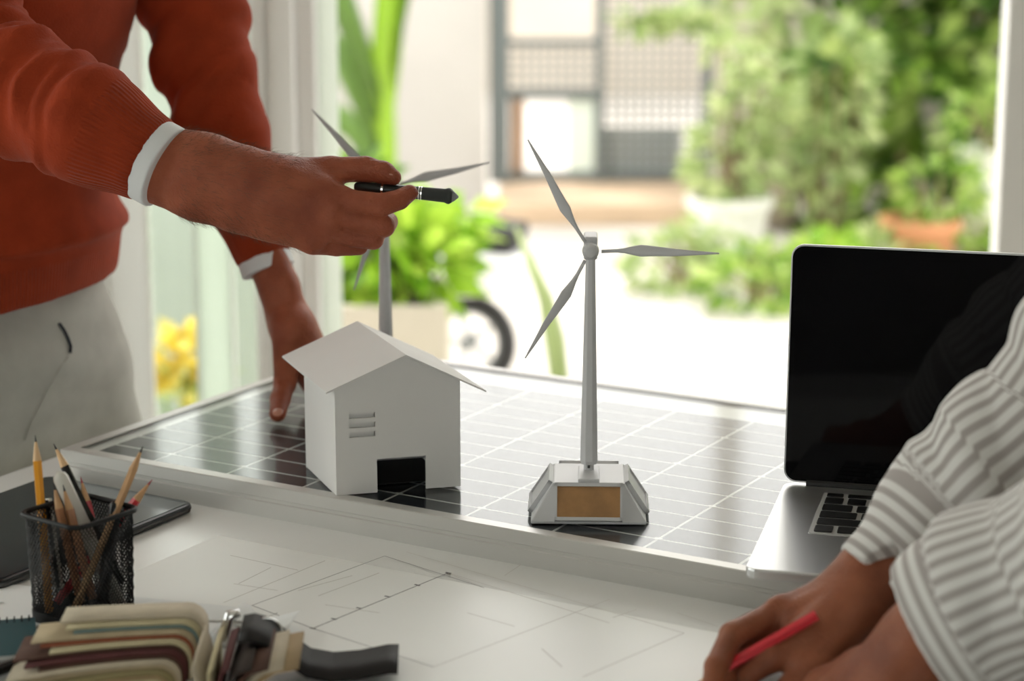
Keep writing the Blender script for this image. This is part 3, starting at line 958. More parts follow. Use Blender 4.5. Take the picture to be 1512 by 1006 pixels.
# ================================================================== table and solar panel
YAW = math.radians(-30.2)
O0 = A((-.4272, 1.9759, 0))
E1 = A((math.cos(YAW), math.sin(YAW), 0)); E2 = A((-math.sin(YAW), math.cos(YAW), 0)); E3 = A((0, 0, 1.0))
def T(u, v, z): return O0 + E1 * u + E2 * v + E3 * z
def uv(p): q = A(p) - O0; return q @ E1, q @ E2
TZ = .75
table = empty('work_table', T(.66, -.15, 0), YAW, 'long white work table carrying the solar panel', 'table')
MB().bb((-.72, -.68, TZ - .032), (.72, .60, TZ)).build('table_top', 'table_white', table, bevel=.003)
for sx in (-1, 1):
    for yy in (-.62, .54):
        MB().bb((sx * .66 - .025, yy - .025, 0), (sx * .66 + .025, yy + .025, TZ - .032)).build('leg', 'table_leg', table, bevel=.003)
for yy in (-.62, .54):
    MB().bb((-.635, yy - .01, TZ - .10), (.635, yy + .01, TZ - .032)).build('apron', 'table_leg', table)

PL, PW, PH = 1.042, .4925, .03
PZ = TZ + PH
sp = empty('solar_panel', T(0, 0, TZ), YAW, 'flat framed solar panel lying on the white work table', 'solar panel')
prof_h = PH
# aluminium rails: top flange, front groove
FWD = .013
def rail(u0, v0, u1, v1):
    """rail from (u0,v0) to (u1,v1), outside on the right hand side; mitred"""
    d = Vector((u1 - u0, v1 - v0, 0)); L = d.length; d.normalize()
    n = Vector((-d.y, d.x, 0))      # inward
    prof = [(0, 0), (FWD + .012, 0), (FWD + .012, .002), (.002, .002), (.002, PH - .0007), (FWD, PH - .0007), (FWD, PH), (.0008, PH), (0, PH - .0008), (0, PH * .62), (.0012, PH * .62 - .001), (.0012, PH * .5), (0, PH * .5 - .001)]
    m = MB(); k = len(prof)
    vs = []
    for end in (0, 1):
        for a, z in prof:
            s = a if end == 0 else L - a
            p = Vector((u0, v0, 0)) + d * s + n * a
            vs.append((p.x, p.y, z))
    fs = [tuple(range(k - 1, -1, -1)), tuple(range(k, 2 * k))] + [(i, (i + 1) % k, k + (i + 1) % k, k + i) for i in range(k)]
    return m.add(vs, fs).build('frame_rail', 'aluminium', sp)
rail(0, 0, PL, 0); rail(PL, 0, PL, PW); rail(PL, PW, 0, PW); rail(0, PW, 0, 0)
MB().bb((.003, .003, PH - .0055), (PL - .003, PW - .003, PH - .0035)).build('backsheet', 'backsheet', sp)
NCU, NCV, SU, SV = 12, 12, .0852, .0350
u_off = .436 - 5 * SU
v_off = .0125
cm = MB().bb((-SU / 2 + .0015, -SV / 2 + .0016, 0), (SU / 2 - .0015, SV / 2 - .0016, .00015))
cell0 = None
for i in range(NCU):
    for j in range(NCV):
        if cell0 is None:
            cell0 = cm.build('solar_cell', 'cell', sp)
            c = cell0
        else:
            c = cell0.copy(); COL.objects.link(c); c.parent = sp
        c.location = (u_off + (i + .5) * SU, v_off + (j + .5) * SV, PH - .0034)
        c.scale.x = .80 if i == 0 else 1.0
        if i == 0: c.location.x += .0085
rb = MB()
for i in range(1, NCU):
    for j in range(0, NCV, 3):
        rb.bb((u_off + i * SU - .0035, v_off + (j + 1) * SV - .0022, PH - .0032), (u_off + i * SU + .0035, v_off + (j + 1) * SV + .0022, PH - .0030))
rb.build('solder_tab', 'busbar', sp)['kind'] = 'stuff'
MB().bb((.0025, .0025, PH - .0028), (PL - .0025, PW - .0025, PH - .0006)).build('glass_pane', 'solar_glass', sp)

# ================================================================== model house
HY = math.radians(15.0)
h0 = Zp(497, 732, PZ)
hw, hd, hh, hr = .112, .100, .0965, .1220
hs = empty('model_house', (h0[0], h0[1], PZ), HY, 'small white cardboard house model with gabled roof', 'model house')
t = .0018
def hole_wall(w, h, holes, ridge=None):
    """wall in xz plane with rectangular holes, thickness t towards +y"""
    xs = sorted({0, w, *[a for q in holes for a in (q[0], q[2])]})
    zs = sorted({0, h, *[a for q in holes for a in (q[1], q[3])]})
    m = MB()
    for i in range(len(xs) - 1):
        for j in range(len(zs) - 1):
            cx, cz = (xs[i] + xs[i + 1]) / 2, (zs[j] + zs[j + 1]) / 2
            if any(q[0] < cx < q[2] and q[1] < cz < q[3] for q in holes):
                continue
            m.bb((xs[i], 0, zs[j]), (xs[i + 1], t, zs[j + 1]))
    if ridge:
        m.prism([(0, h), (w, h), (ridge[0], ridge[1])], (0, t, 0), (1, 0, 0), (0, 0, 1), (0, -1, 0), t)
    return m
s = 1 / 1640.
slots = [(.0125, .0685, .0355, .0732), (.0125, .0600, .0355, .0647), (.0125, .0515, .0355, .0562)]
hole_wall(hw, hh, [(.0365, 0, .0805, .0305)] + slots, (hw * .555, hr)).build('front_wall', 'card', hs)
bwall = hole_wall(hw, hh, [], (hw * .555, hr)).build('back_wall', 'card', hs); bwall.location = (0, hd - t, -.0012)
MB().bb((0, t, -.0005), (t, hd - t, hh)).build('side_wall', 'card', hs)
MB().bb((hw - t, t, -.0006), (hw, hd - t, hh)).build('side_wall', 'card', hs)
for q in slots:
    MB().bb((q[0] - .001, t + .0022, q[1] - .0015), (q[2] - .0, t + .0035, q[3] + .0005)).build('vent_louvre', 'card', hs)
MB().bb((.004, .022, .0001), (hw - .004, hd - .003, .0009)).build('shade_card', 'rubber', hs)  # added black sheet standing in for the shade inside the doorway
def roof(sgn, x_eave, zr):
    rx = hw * .555
    dx, dz = x_eave - rx, 0
    slope = (hr - hh) / (rx if sgn < 0 else hw - rx)
    dz = -abs(dx) * slope
    f_, b_ = -.005, hd + .042
    up_ = .0016
    vs = [(rx, f_, hr + .0006), (x_eave, f_, hr + .0006 + dz), (x_eave, b_, hr + .0006 + dz), (rx, b_, hr + .0006)]
    vs += [(x, y, z + up_) for x, y, z in vs]
    fs = [(0, 1, 2, 3), (7, 6, 5, 4), (0, 4, 5, 1), (1, 5, 6, 2), (2, 6, 7, 3), (3, 7, 4, 0)]
    if sgn > 0: fs = [f[::-1] for f in fs]
    return MB().add(vs, fs).build('roof_slab', 'card', hs)
roof(-1, -.009, hr); roof(1, hw + .022, hr)
for c in hs.children:      # the hand-glued model is a little out of square
    c.data.transform(Matrix.Translation(-c.location) @ Matrix(((1, -.1, 0, 0), (0, 1, 0, 0), (0, 0, 1, 0), (0, 0, 0, 1))) @ Matrix.Translation(c.location))

# ================================================================== wind turbines
TURB = None
def blade_mesh():
    n, k = 16, 10
    L = .107
    vs = []; fs = []
    for i in range(n):
        t_ = i / (n - 1)
        x = .009 + (L - .009) * t_
        if t_ < .12: c = .0030 + .0006 * t_
        elif t_ < .33: c = .0031 + (.0102 - .0031) * (3 * ((t_ - .12) / .21) ** 2 - 2 * ((t_ - .12) / .21) ** 3)
        else: c = .0102 * (1 - ((t_ - .33) / .67) ** .92) + .0012
        th = max(.0007, (.0030 if t_ < .12 else .0030 - .0024 * (t_ - .12) / .88))
        tw = math.radians(58 - 40 * t_) if t_ > .1 else math.radians(58)
        tw = math.radians(42 - 26 * t_)
        off = .0012 * math.sin(math.pi * min(1, t_ * 1.6)) if t_ < .62 else 0
        for j in range(k):
            a = 2 * math.pi * j / k
            u, w = c / 2 * math.cos(a), th / 2 * math.sin(a)
            vs.append((x, u * math.sin(tw) * .6 + w * math.cos(tw), u * math.cos(tw) - w * math.sin(tw) + off))
    for i in range(n - 1):
        for j in range(k):
            fs.append((i * k + j, i * k + (j + 1) % k, (i + 1) * k + (j + 1) % k, (i + 1) * k + j))
    fs.append(tuple(range(k - 1, -1, -1))); fs.append(tuple((n - 1) * k + j for j in range(k)))
    return MB().add(vs, fs)

def turbine(loc, rz, rot0, label, spin_yaw=0.0):
    o = empty('model_wind_turbine', loc, rz, label, 'wind turbine', 'desk model wind turbines')
    B, Tp, H = .0485, .030, .031
    # base: truncated pyramid with a 2.5 mm skirt
    vs = [(-B, -B, 0), (B, -B, 0), (B, B, 0), (-B, B, 0), (-B, -B, .0025), (B, -B, .0025), (B, B, .0025), (-B, B, .0025), (-Tp, -Tp, H), (Tp, -Tp, H), (Tp, Tp, H), (-Tp, Tp, H)]
    fs = [(3, 2, 1, 0)]
    for a in (0, 4):
        for i in range(4):
            fs.append((a + i, a + (i + 1) % 4, a + 4 + (i + 1) % 4, a + 4 + i))
    fs.append((8, 9, 10, 11))
    base = MB().add(vs, fs).build('base', 'turbine_plastic', o, bevel=.0012)
    sl = math.atan2(B - Tp, H - .0025)
    for k, wd in enumerate((.0265, .024, .024, .024)):
        M = Matrix.Rotation(k * math.pi / 2, 4, 'Z')
        cz = (H + .0025) / 2
        cy = -(B + Tp) / 2
        tilt = Matrix.Rotation(-sl, 4, 'X')
        fr = MB()
        hh_ = .0165
        for a, b in (((-wd - .002, -.003, -hh_), (wd + .002, .001, -hh_ + .003)), ((-wd - .002, -.003, hh_ - .003), (wd + .002, .001, hh_)), ((-wd - .002, -.003, -hh_), (-wd, .001, hh_)), ((wd, -.003, -hh_), (wd + .002, .001, hh_))):
            fr.bb(a, b)
        f_ = fr.build('cell_frame', 'turbine_plastic', o)
        Mx = M @ Matrix.Translation((0, cy - .001, cz)) @ tilt
        f_.data.transform(Mx)
        p_ = MB().bb((-wd, -.0014, -hh_ + .003), (wd, .0, hh_ - .003)).build('solar_cell', 'turbine_cell' if k == 0 else 'turbine_plastic', o)
        p_.data.transform(Mx)
    MB().bb((-.009, -Tp - .0004, H - .001), (.009, .012, H + .0035)).build('tower_socket', 'turbine_plastic', o, bevel=.001)
    zt_ = .221
    tw = MB()
    tw.tube([(0, 0, H), (0, 0, H + .010)], .0045, 10)
    tw.build('tower_pin', 'turbine_plastic', o)
    MB().tube([(0, 0, H + .0085), (0, 0, H + .012), (0, 0, H + .05), (0, 0, zt_)], [.0068, .0080, .0073, .0043], 8, phase=math.pi / 8).build('tower', 'turbine_plastic', o, bevel=.0004)
    MB().box((0, -.0066, H + .0075), (.0022, .002, .0022)).build('screw', 'dark_metal', o)
    nac = MB().bb((-.0058, -.006, zt_ - .003), (.0058, .022, zt_ + .0165)).build('nacelle', 'turbine_plastic', o, bevel=.0018)
    hub = empty('rotor', (0, -.010, zt_ + .0055), 0); hub.parent = o
    bpy.data.objects.remove(hub)
    zc = zt_ + .0055
    MB().tube([(0, -.0055, zc), (0, -.007, zc), (0, -.014, zc), (0, -.0172, zc), (0, -.0182, zc)], [.0045, .0072, .0070, .0045, .001], 14).build('hub', 'turbine_plastic', o, smooth=False, bevel=.0005)
    b0 = None
    for q in range(3):
        if b0 is None:
            b = blade_mesh().build('blade', 'turbine_plastic', o, smooth=True); b0 = b
        else:
            b = b0.copy(); COL.objects.link(b); b.parent = o
        b.location = (0, -.0115, zc)
        # blade along local +x, rotated in the xz plane
        b.rotation_euler = (0, -math.radians(rot0 + 120 * q), 0)
    return o
tl, trr = Zp(786, 775, PZ), Zp(956, 775, PZ)
tc0 = (tl + trr) / 2
turbine((tc0[0] + .0005, tc0[1] + .0485, PZ), math.radians(-2), -.6, 'white model wind turbine standing clear in front of the laptop')
t2 = Zp(571, 601, PZ)
turbine((t2[0], t2[1], PZ), math.radians(12), 12.0, 'white model wind turbine behind the cardboard house')

# ================================================================== laptop
LY = math.radians(-14.2)
LW, LD, LT = .3557, .243, .0125
lf = Zp(1099, 838, PZ + LT + .001)
lap = empty('laptop', (lf[0], lf[1], PZ), LY, 'open silver laptop with a black screen on the solar panel', 'laptop')
def L_(poly, z0, z1, name, m, par, off=(0, 0), bev=0):
    return MB().prism([(a + off[0], b + off[1]) for a, b in poly], (0, 0, z0), (1, 0, 0), (0, 1, 0), (0, 0, 1), z1 - z0).build(name, m, par, bevel=bev)
cxy = (LW / 2, LD / 2)
L_(rrect(LW, LD, .011, 5), .0035, LT, 'base', 'laptop_alu', lap, cxy, .0018)
for a in ((.03, .03), (LW - .03, .03), (.03, LD - .03), (LW - .03, LD - .03)):
    L_(circle(12, .009), 0, .0038, 'foot', 'rubber', lap, a)
# keyboard
KW, KD = .277, .114
kx0, ky0 = (LW - KW) / 2 + .0, LD - .028 - KD
L_(rrect(KW + .004, KD + .003, .003), LT - .0001, LT + .0004, 'keyboard_bed', 'key_well', lap, (kx0 + KW / 2, ky0 + KD / 2))
rows = [([.0175] + [.2355] + [.0195], .0115), ([1] * 13 + [1.5], 0), ([1.5] + [1] * 13, 0), ([1.8] + [1] * 11 + [1.75], 0), ([2.35] + [1] * 10 + [2.35], 0), ([1, 1, 1, 1.25, 5.3, 1.25, 1, 1, 1, 1], 0)]
kc = {}
yk = ky0 + KD
for ri, (ws, hgt) in enumerate(rows):
    h_ = .0125 if ri == 0 else .0200
    tot = sum(ws)
    x = kx0
    for w in ws:
        kw = w / tot * KW
        key = (round(kw, 4), h_)
        nm = 'touch_strip' if (ri == 0 and w > .1) else 'key'
        if key not in kc:
            o = L_(rrect(kw - .0040, h_ - .0042, .0015, 2), 0, .0011, nm, 'key_black', lap)
            kc[key] = o
        else:
            o = kc[key].copy(); COL.objects.link(o); o.parent = lap
        o.location = (x + kw / 2, yk - h_ / 2, LT + .0004)
        x += kw
    yk -= h_
L_(rrect(.16, .095, .004), LT - .0001, LT + .0002, 'trackpad', 'laptop_alu', lap, (LW / 2, .052))
# lid, hinged at the back edge
TILT = math.radians(3.0)
SH = .209
lid = MB().prism(rrect(LW, SH, .011, 5), (LW / 2, 0, SH / 2), (1, 0, 0), (0, 0, 1), (0, 1, 0), .0045).build('screen_lid', 'laptop_alu', lap, bevel=.0008)
lid.location = (0, LD - .006, LT + .002)
lid.rotation_euler = (-TILT, 0, 0)
MB().prism(rrect(LW - .003, SH - .003, .0095, 5), (LW / 2, -.0006, SH / 2), (1, 0, 0), (0, 0, 1), (0, 1, 0), .0008).build('display_glass', 'screen_black', lid)
MB().tube([(.02, LD - .005, LT + .001), (LW - .02, LD - .005, LT + .001)], .0042, 12).build('hinge', 'key_black', lap)

# ================================================================== drawings and papers on the table
def sheet(name, label, corner, u_len, v_len, m, z, rz=YAW, th=.0004, cat='paper'):
    """sheet with its back-left corner at corner, running +E1 and -E2"""
    o = MB().bb((0, -v_len, 0), (u_len, 0, th)).build(name, m)
    o.location = (corner[0], corner[1], z); o.rotation_euler = (0, 0, rz)
    return tag(o, label, cat)
pc_ = Zp(322, 792, TZ)
plan = empty('floor_plan', (pc_[0], pc_[1], TZ + .0003), YAW, 'large white floor plan drawing spread below the solar panel', 'drawing')
MB().bb((0, -.55, 0), (.86, 0, .0005)).build('sheet', 'paper', plan)
lines = MB(); lsoft = MB()
Mi = (Matrix.Translation(plan.location) @ plan.rotation_euler.to_matrix().to_4x4()).inverted()
def pl(m, a, b, w=.0007):
    p, q = Mi @ Vector(Zp(*a, TZ + .001)), Mi @ Vector(Zp(*b, TZ + .001))
    d = (q - p).normalized(); n = Vector((-d.y, d.x, 0)) * w / 2
    z = .00055
    m.add([(v.x, v.y, z) for v in (p - n, q - n, q + n, p + n)], [(0, 1, 2, 3)])
pl(lines, (372, 894), (568, 821)); pl(lines, (568, 821), (715, 868)); pl(lines, (462, 928), (662, 846), .001)
pl(lines, (372, 894), (462, 928), .0008); pl(lines, (462, 928), (640, 985)); pl(lines, (410, 905), (372, 920))
for a in ((462, 928), (493, 914), (530, 898), (572, 881), (616, 864), (662, 846)):
    pl(lines, (a[0] - 4, a[1] - 1), (a[0] + 4, a[1] + 1), .0022)
pl(lsoft, (600, 815), (760, 862)); pl(lsoft, (662, 846), (900, 920)); pl(lsoft, (715, 868), (660, 846)); pl(lsoft, (772, 832), (745, 850))
pl(lsoft, (330, 890), (480, 828)); pl(lsoft, (340, 820), (440, 842)); pl(lsoft, (345, 862), (410, 872)); pl(lsoft, (400, 838), (352, 862)); pl(lsoft, (440, 872), (520, 850)); pl(lsoft, (470, 880), (560, 846)); pl(lsoft, (480, 893), (560, 905))
pl(lsoft, (760, 862), (1010, 935)); pl(lsoft, (1010, 935), (860, 1000)); pl(lsoft, (900, 885), (640, 985)); pl(lsoft, (940, 900), (905, 912)); pl(lsoft, (800, 958), (830, 985)); pl(lsoft, (690, 905), (760, 925)); pl(lsoft, (1000, 905), (1060, 925))
lines.build('ink_lines', 'ink', plan)['kind'] = 'stuff'
lsoft.build('pencil_lines', 'ink_soft', plan)['kind'] = 'stuff'
q_ = Zp(-60, 905, TZ)
s1 = sheet('paper_sheet', 'white paper sheet lying under the mesh pencil cup', Zp(-40, 860, TZ), .235, .19, 'paper_plain', TZ + .0012, YAW + .25)
s2 = sheet('paper_sheet', 'white sheet at the left edge tucked under the notebook', Zp(-70, 868, TZ), .065, .20, 'paper_plain', TZ + .0024, YAW - .15)
s3 = sheet('paper_sheet', 'pale page under the nearer hand of the striped shirt', Zp(1170, 935, TZ), .30, .21, 'paper_plain', TZ + .0012, YAW + .12)

# drawing tablet
tb = Zp(290, 741, TZ + .009)
tab = empty('drawing_tablet', (tb[0], tb[1], TZ), YAW, 'black drawing tablet lying behind the pencil cup', 'tablet')
tw_, td_ = .175, .255
L_(rrect(tw_, td_, .012, 5), .0005, .0088, 'body', 'tablet_body', tab, (-tw_ / 2, -td_ / 2), .0025)
L_(rrect(tw_ - .008, td_ - .008, .009, 5), .0086, .0092, 'front_glass', 'tablet_glass', tab, (-tw_ / 2, -td_ / 2))
L_(rrect(tw_ + .0006, td_ + .0006, .012, 5), .0035, .0052, 'edge_band', 'tablet_edge', tab, (-tw_ / 2, -td_ / 2))
#@@DESK

# ================================================================== mesh pencil cup
CZ = TZ + .0018
cc = Zp(124, 912, CZ)
CR = math.radians(8)
cup = empty('pencil_cup', (cc[0], cc[1], CZ), CR, 'black wire mesh pencil cup full of pencils', 'pencil cup')
def cup_ring(hw_, r, z, n=5):
    # square with rounded corners, one corner towards the viewer
    pts = rrect(hw_ * 2, hw_ * 2, r, n)
    a = math.radians(45)
    return [(x * math.cos(a) - y * math.sin(a), x * math.sin(a) + y * math.cos(a), z) for x, y in pts]
CH = .086
HB, HT = .0295, .0315
def closed(pts): return pts + pts[:1]
base_ = MB().prism([(p[0], p[1]) for p in cup_ring(HB, .008, 0)], (0, 0, 0), (1, 0, 0), (0, 1, 0), (0, 0, 1), .0012)
base_.build('base', 'cup_metal', cup)
bd_ = MB(); k_ = len(cup_ring(HB, .008, 0))
lo_, hi_ = cup_ring(HB + .0004, .008, .0), cup_ring(HB + .0006, .008, .009)
bd_.add(lo_ + hi_, [(i, (i + 1) % k_, k_ + (i + 1) % k_, k_ + i) for i in range(k_)])
b_ = bd_.build('base_band', 'cup_metal', cup); m_ = b_.modifiers.new('thick', 'SOLIDIFY'); m_.thickness = .0008
MB().tube(closed(cup_ring(HT + .001, .009, CH)), .0021, 8, cap=False).build('rim', 'cup_metal', cup, smooth=True)
# expanded-metal mesh: crossing diagonal wires
def cup_pt(s, z):
    """s in 0..1 around, z height"""
    f = z / CH
    r0, r1 = cup_ring(HB, .008, 0), cup_ring(HT, .009, 0)
    n = len(r0)
    # arc-length parametrisation on the mean ring
    return f, r0, r1
def ring_lookup(pts):
    P = [Vector(p) for p in closed(pts)]
    L = [0]
    for i in range(len(P) - 1): L.append(L[-1] + (P[i + 1] - P[i]).length)
    return P, L
RB, RT_ = ring_lookup(cup_ring(HB, .008, 0)), ring_lookup(cup_ring(HT, .009, 0))
def along(R, s):
    P, L = R; s = (s % 1.0) * L[-1]
    for i in range(len(P) - 1):
        if s <= L[i + 1]:
            return P[i].lerp(P[i + 1], (s - L[i]) / max(1e-9, L[i + 1] - L[i]))
    return P[-1]
wm = MB()
NW = 74
for dr in (-1, 1):
    for i in range(NW):
        pts = []
        for k in range(9):
            t_ = k / 8
            s_ = i / NW + dr * t_ * .24
            p = along(RB, s_).lerp(along(RT_, s_), t_); p.z = .002 + t_ * (CH - .002)
            pts.append(p)
        wm.tube(pts, .00056, 3, cap=False)
wmo = wm.build('wire_mesh', 'cup_metal', cup); wmo['kind'] = 'stuff'

def pencil(label, tip, low, r=.0036, body='wood_pencil', wood='wood_tip', lead='lead', hexn=6, length=None, name='pencil', cone=.020, cat='pencil', group='pencils in the mesh cup'):
    """tip and low: world points; the axis runs from tip through low"""
    tip, low = Vector(tip), Vector(low)
    L = (low - tip).length
    o = empty(name, low, 0, label, cat, group)
    M = Matrix.Translation(Vector((0, 0, 0)))
    d = (tip - low).normalized()
    q = d.to_track_quat('Z', 'Y').to_matrix().to_4x4()
    o.rotation_euler = q.to_euler()
    MB().tube([(0, 0, 0), (0, 0, L - cone)], r, hexn).build('shaft', body, o)
    MB().tube([(0, 0, L - cone), (0, 0, L - cone * .26)], [r * .97, r * .27], 10).build('sharpened_wood', wood, o)
    MB().tube([(0, 0, L - cone * .26), (0, 0, L)], [r * .27, r * .06], 8).build('lead_point', lead, o)
    return o
def rest(tip_px, low_px, d_tip, d_low):
    return Dp(*tip_px, d_tip), Dp(*low_px, d_low)
dc = (cc - CAM) @ FW
PEN = [
 ('orange pencil standing at the left of the mesh cup', (52, 643), (73, 905), .0, -.006, 'paint_orange', 'wood_tip', 'lead'),
 ('black pencil with bare wood point leaning in the mesh cup', (79, 655), (180, 862), .014, .012, 'paint_black', 'wood_tip', 'lead'),
 ('short red pencil in the middle of the mesh cup', (119, 704), (160, 880), .016, .012, 'paint_red', 'wood_pencil', 'red_lead'),
 ('long natural wood pencil leaning to the right in the mesh cup', (211, 659), (104, 916), -.004, -.014, 'wood_pencil', 'wood_pencil', 'lead'),
 ('red pencil leaning far right in the mesh cup', (225, 708), (84, 890), .004, .002, 'paint_red', 'wood_pencil', 'red_lead'),
 ('brown wood pencil at the front left of the mesh cup', (79, 714), (120, 890), -.012, -.004, 'paint_brown', 'wood_pencil', 'lead'),
 ('darker brown pencil beside the white marker', (93, 716), (137, 885), -.008, -.010, 'paint_brown', 'wood_pencil', 'lead'),
]
for lb, tp, lw, dt, dl, b_, w_m, l_m in PEN:
    a, b = rest(tp, lw, dc + dt, dc + dl)
    if b[2] < CZ + .004: b = a + (b - a) * ((a[2] - CZ - .004) / (a[2] - b[2]))
    pencil(lb, a, b, body=b_, wood=w_m, lead=l_m)
def capped(name, label, tip, low, r, m, cat, group=None, r2=None):
    tip, low = Vector(tip), Vector(low)
    L = (low - tip).length
    o = empty(name, low, 0, label, cat, group)
    o.rotation_euler = (tip - low).to_track_quat('Z', 'Y').to_euler()
    MB().tube([(0, 0, 0), (0, 0, .002), (0, 0, L * .5), (0, 0, L * .52)], [r * .7, r * .9, r, r], 14).build('barrel', m, o, smooth=True)
    MB().tube([(0, 0, L * .52), (0, 0, L - r), (0, 0, L - r * .45), (0, 0, L)], [r * 1.04, r * 1.0, r * .8, r * .1], 14).build('cap', m, o, smooth=True)
    return o
a, b = rest((85, 696), (182, 905), dc + .0, dc + .002)
capped('marker_pen', 'thick white marker pen leaning in the mesh cup', a, b, .0062, 'marker_white', 'pen')
a, b = rest((172, 738), (150, 890), dc - .006, dc - .004)
capped('marker_pen', 'black rounded pen end poking out of the mesh cup', a, b, .0052, 'paint_black', 'pen')
a, b = rest((66, 737), (84, 870), dc + .004, dc + .004)
ru = empty('folding_ruler', b, 0, 'small ivory and black folding ruler in the mesh cup', 'ruler')
Mq = Matrix(((1, 0, 0), (0, 1, 0), (0, 0, 1)))
ru.rotation_euler = Vector(a - b).to_track_quat('Z', 'Y').to_euler()
lr = float(np.linalg.norm(a - b))
for i, mm in enumerate(('marker_white', 'paint_black', 'marker_white')):
    MB().box((-.003 + .003 * i, 0, lr / 2), (.0026, .009, lr - .002 * i)).build('ruler_blade', mm, ru, bevel=.0004)

# ================================================================== spiral notebook
nb = Zp(-52, 935, TZ)
note = empty('spiral_notebook', (nb[0], nb[1], TZ + .0030), math.radians(14), 'small teal spiral notebook at the left edge of the table', 'notebook')
NW_, ND_ = .052, .075
MB().bb((0, -ND_, 0), (NW_, 0, .004)).build('pages', 'paper_plain', note)
MB().bb((-.0008, -ND_ - .0008, .004), (NW_ + .0008, .0008, .0048)).build('cover', 'note_teal', note)
for i in range(9):
    x = .004 + i * .0055
    MB().tube([(x + .0004 * math.sin(a), -.003 + .004 * math.cos(a), .0035 + .0042 * math.sin(a)) for a in [2 * math.pi * k / 14 for k in range(15)]], .0006, 6, cap=False).build('coil', 'note_black', note)
# dark pen lying by the notebook
pa, pb_ = Zp(-6, 992, TZ + .0065), Zp(40, 975, TZ + .0065)
bp_ = empty('ballpoint_pen', pa, 0, 'dark pen lying beside the spiral notebook', 'pen')
bp_.rotation_euler = Vector(pb_ - pa).to_track_quat('Z', 'Y').to_euler()
MB().tube([(0, 0, -.06), (0, 0, .018), (0, 0, .022)], [.0042, .0042, .003], 12).build('barrel', 'paint_black', bp_, smooth=True)
MB().tube([(0, 0, .022), (0, 0, .032), (0, 0, .034)], [.0028, .0014, .0005], 10).build('tip', 'chrome', bp_, smooth=True)

# ================================================================== fabric swatch book
SWC = [('sw_teal', (.22, .30, .29)), ('sw_rust', (.34, .10, .05)), ('sw_cream', (.62, .54, .34)), ('sw_brown', (.10, .045, .03)), ('sw_beige', (.50, .40, .26)), ('sw_wine', (.11, .03, .03)), ('sw_oat', (.58, .50, .38)), ('sw_olive', (.30, .25, .12)), ('sw_dark', (.05, .035, .03)), ('sw_tan', (.42, .30, .17))]
for n_, c_ in SWC: mat(n_, c_, .85, noise=(60, .15), bump=(400, .4, .001))
mat('sw_edge', (.62, .56, .44), .9)
swb = Zp(300, 985, TZ)
sw = empty('swatch_book', (swb[0], swb[1], TZ + .001), math.radians(2), 'open fabric swatch book with curling samples and ring binding', 'swatch book')
def leaf_card(prof, v0, v1, m, th=.0016, name='swatch'):
    """curved card: profile of (x,z) points, extruded along y from v0 to v1"""
    n = len(prof); vs = []
    for y in (v0, v1):
        for x, z in prof: vs.append((x, y, z))
    fs = [(i, i + 1, n + i + 1, n + i) for i in range(n - 1)]
    o = MB().add(vs, fs).build(name, m, sw, smooth=True)
    md = o.modifiers.new('thick', 'SOLIDIFY'); md.thickness = th; md.offset = 0
    return o
NL = 15
order = ['sw_oat', 'sw_cream', 'sw_teal', 'sw_beige', 'sw_rust', 'sw_cream', 'sw_brown', 'sw_wine', 'sw_brown', 'sw_oat', 'sw_beige', 'sw_olive', 'sw_tan', 'sw_cream', 'sw_beige']
for i in range(NL):
    f_ = i / (NL - 1)                     # 0 outermost (top)
    R = .036 * (1 - .86 * f_) + .003
    x_r = .001 - .0015 * i
    Lx = (.095 + .038 * math.sin(f_ * 2.4 + .2) - .012 * (i % 3)) * (1 - .12 * f_)
    pr = [(x_r, .0005)]
    cr = min(R, .014)
    zt_ = R
    pr.append((x_r + .0005, max(.001, zt_ - cr)))
    for k in range(1, 6):
        a_ = math.pi / 2 * k / 5
        pr.append((x_r + .0005 - cr + cr * math.cos(a_), zt_ - cr + cr * math.sin(a_)))
    sag = .10 + .42 * f_
    for k in range(1, 7):
        t_ = k / 6
        z = zt_ - (Lx - cr) * t_ * sag * .32 * (t_ * .6 + .4)
        pr.append((x_r - cr - (Lx - cr) * t_, max(.0016 * (NL - i) * .5, z)))
    leaf_card(pr, -.004 - .0042 * i - .003 * (i % 2), .026 - .0010 * i - .004 * (i % 2), order[i])
# second half of the book, fanned upright to the right of the spine
for i, (dx, lean, m_) in enumerate(((.008, -.004, 'sw_oat'), (.013, .0, 'sw_cream'), (.018, .003, 'sw_wine'), (.022, .008, 'sw_dark'), (.027, .011, 'sw_brown'), (.033, .013, 'sw_oat'), (.037, .016, 'sw_tan'))):
    pr = [(dx, .0005), (dx + lean * .3, .010), (dx + lean * .7, .020), (dx + lean * 1.4, .027), (dx + lean * 2.2 + .003, .030)]
    leaf_card(pr, -.085, .004 - .003 * i, m_, .002)
# metal binding: bar, posts and rings
MB().tube([(.004, .012, .030), (.046, .006, .030)], .0009, 8).build('binding_wire', 'chrome', sw)
MB().tube([(.016, .012, .010), (.017, .012, .024), (.020, .012, .034), (.027, .012, .036)], [.0052, .0052, .0048, .003], 14).build('binding_post', 'chrome', sw, smooth=True)
ringp = [(.047 + .0105 * math.cos(a), .004, .024 + .0105 * math.sin(a)) for a in [2 * math.pi * k / 24 for k in range(25)]]
MB().tube(ringp, .0013, 8, cap=False).build('binder_ring', 'chrome', sw, smooth=True)
# black leather cover strap running to the right
cv = [(.030, .034), (.038, .0355), (.050, .032), (.062, .020), (.078, .008), (.095, .0045), (.115, .006), (.135, .010), (.143, .010)]
mat('leather_black', (.010, .008, .008), .6, spec=.25, bump=(200, .3, .001))
leaf_card(cv, -.045, .010, 'leather_black', .002, 'cover')
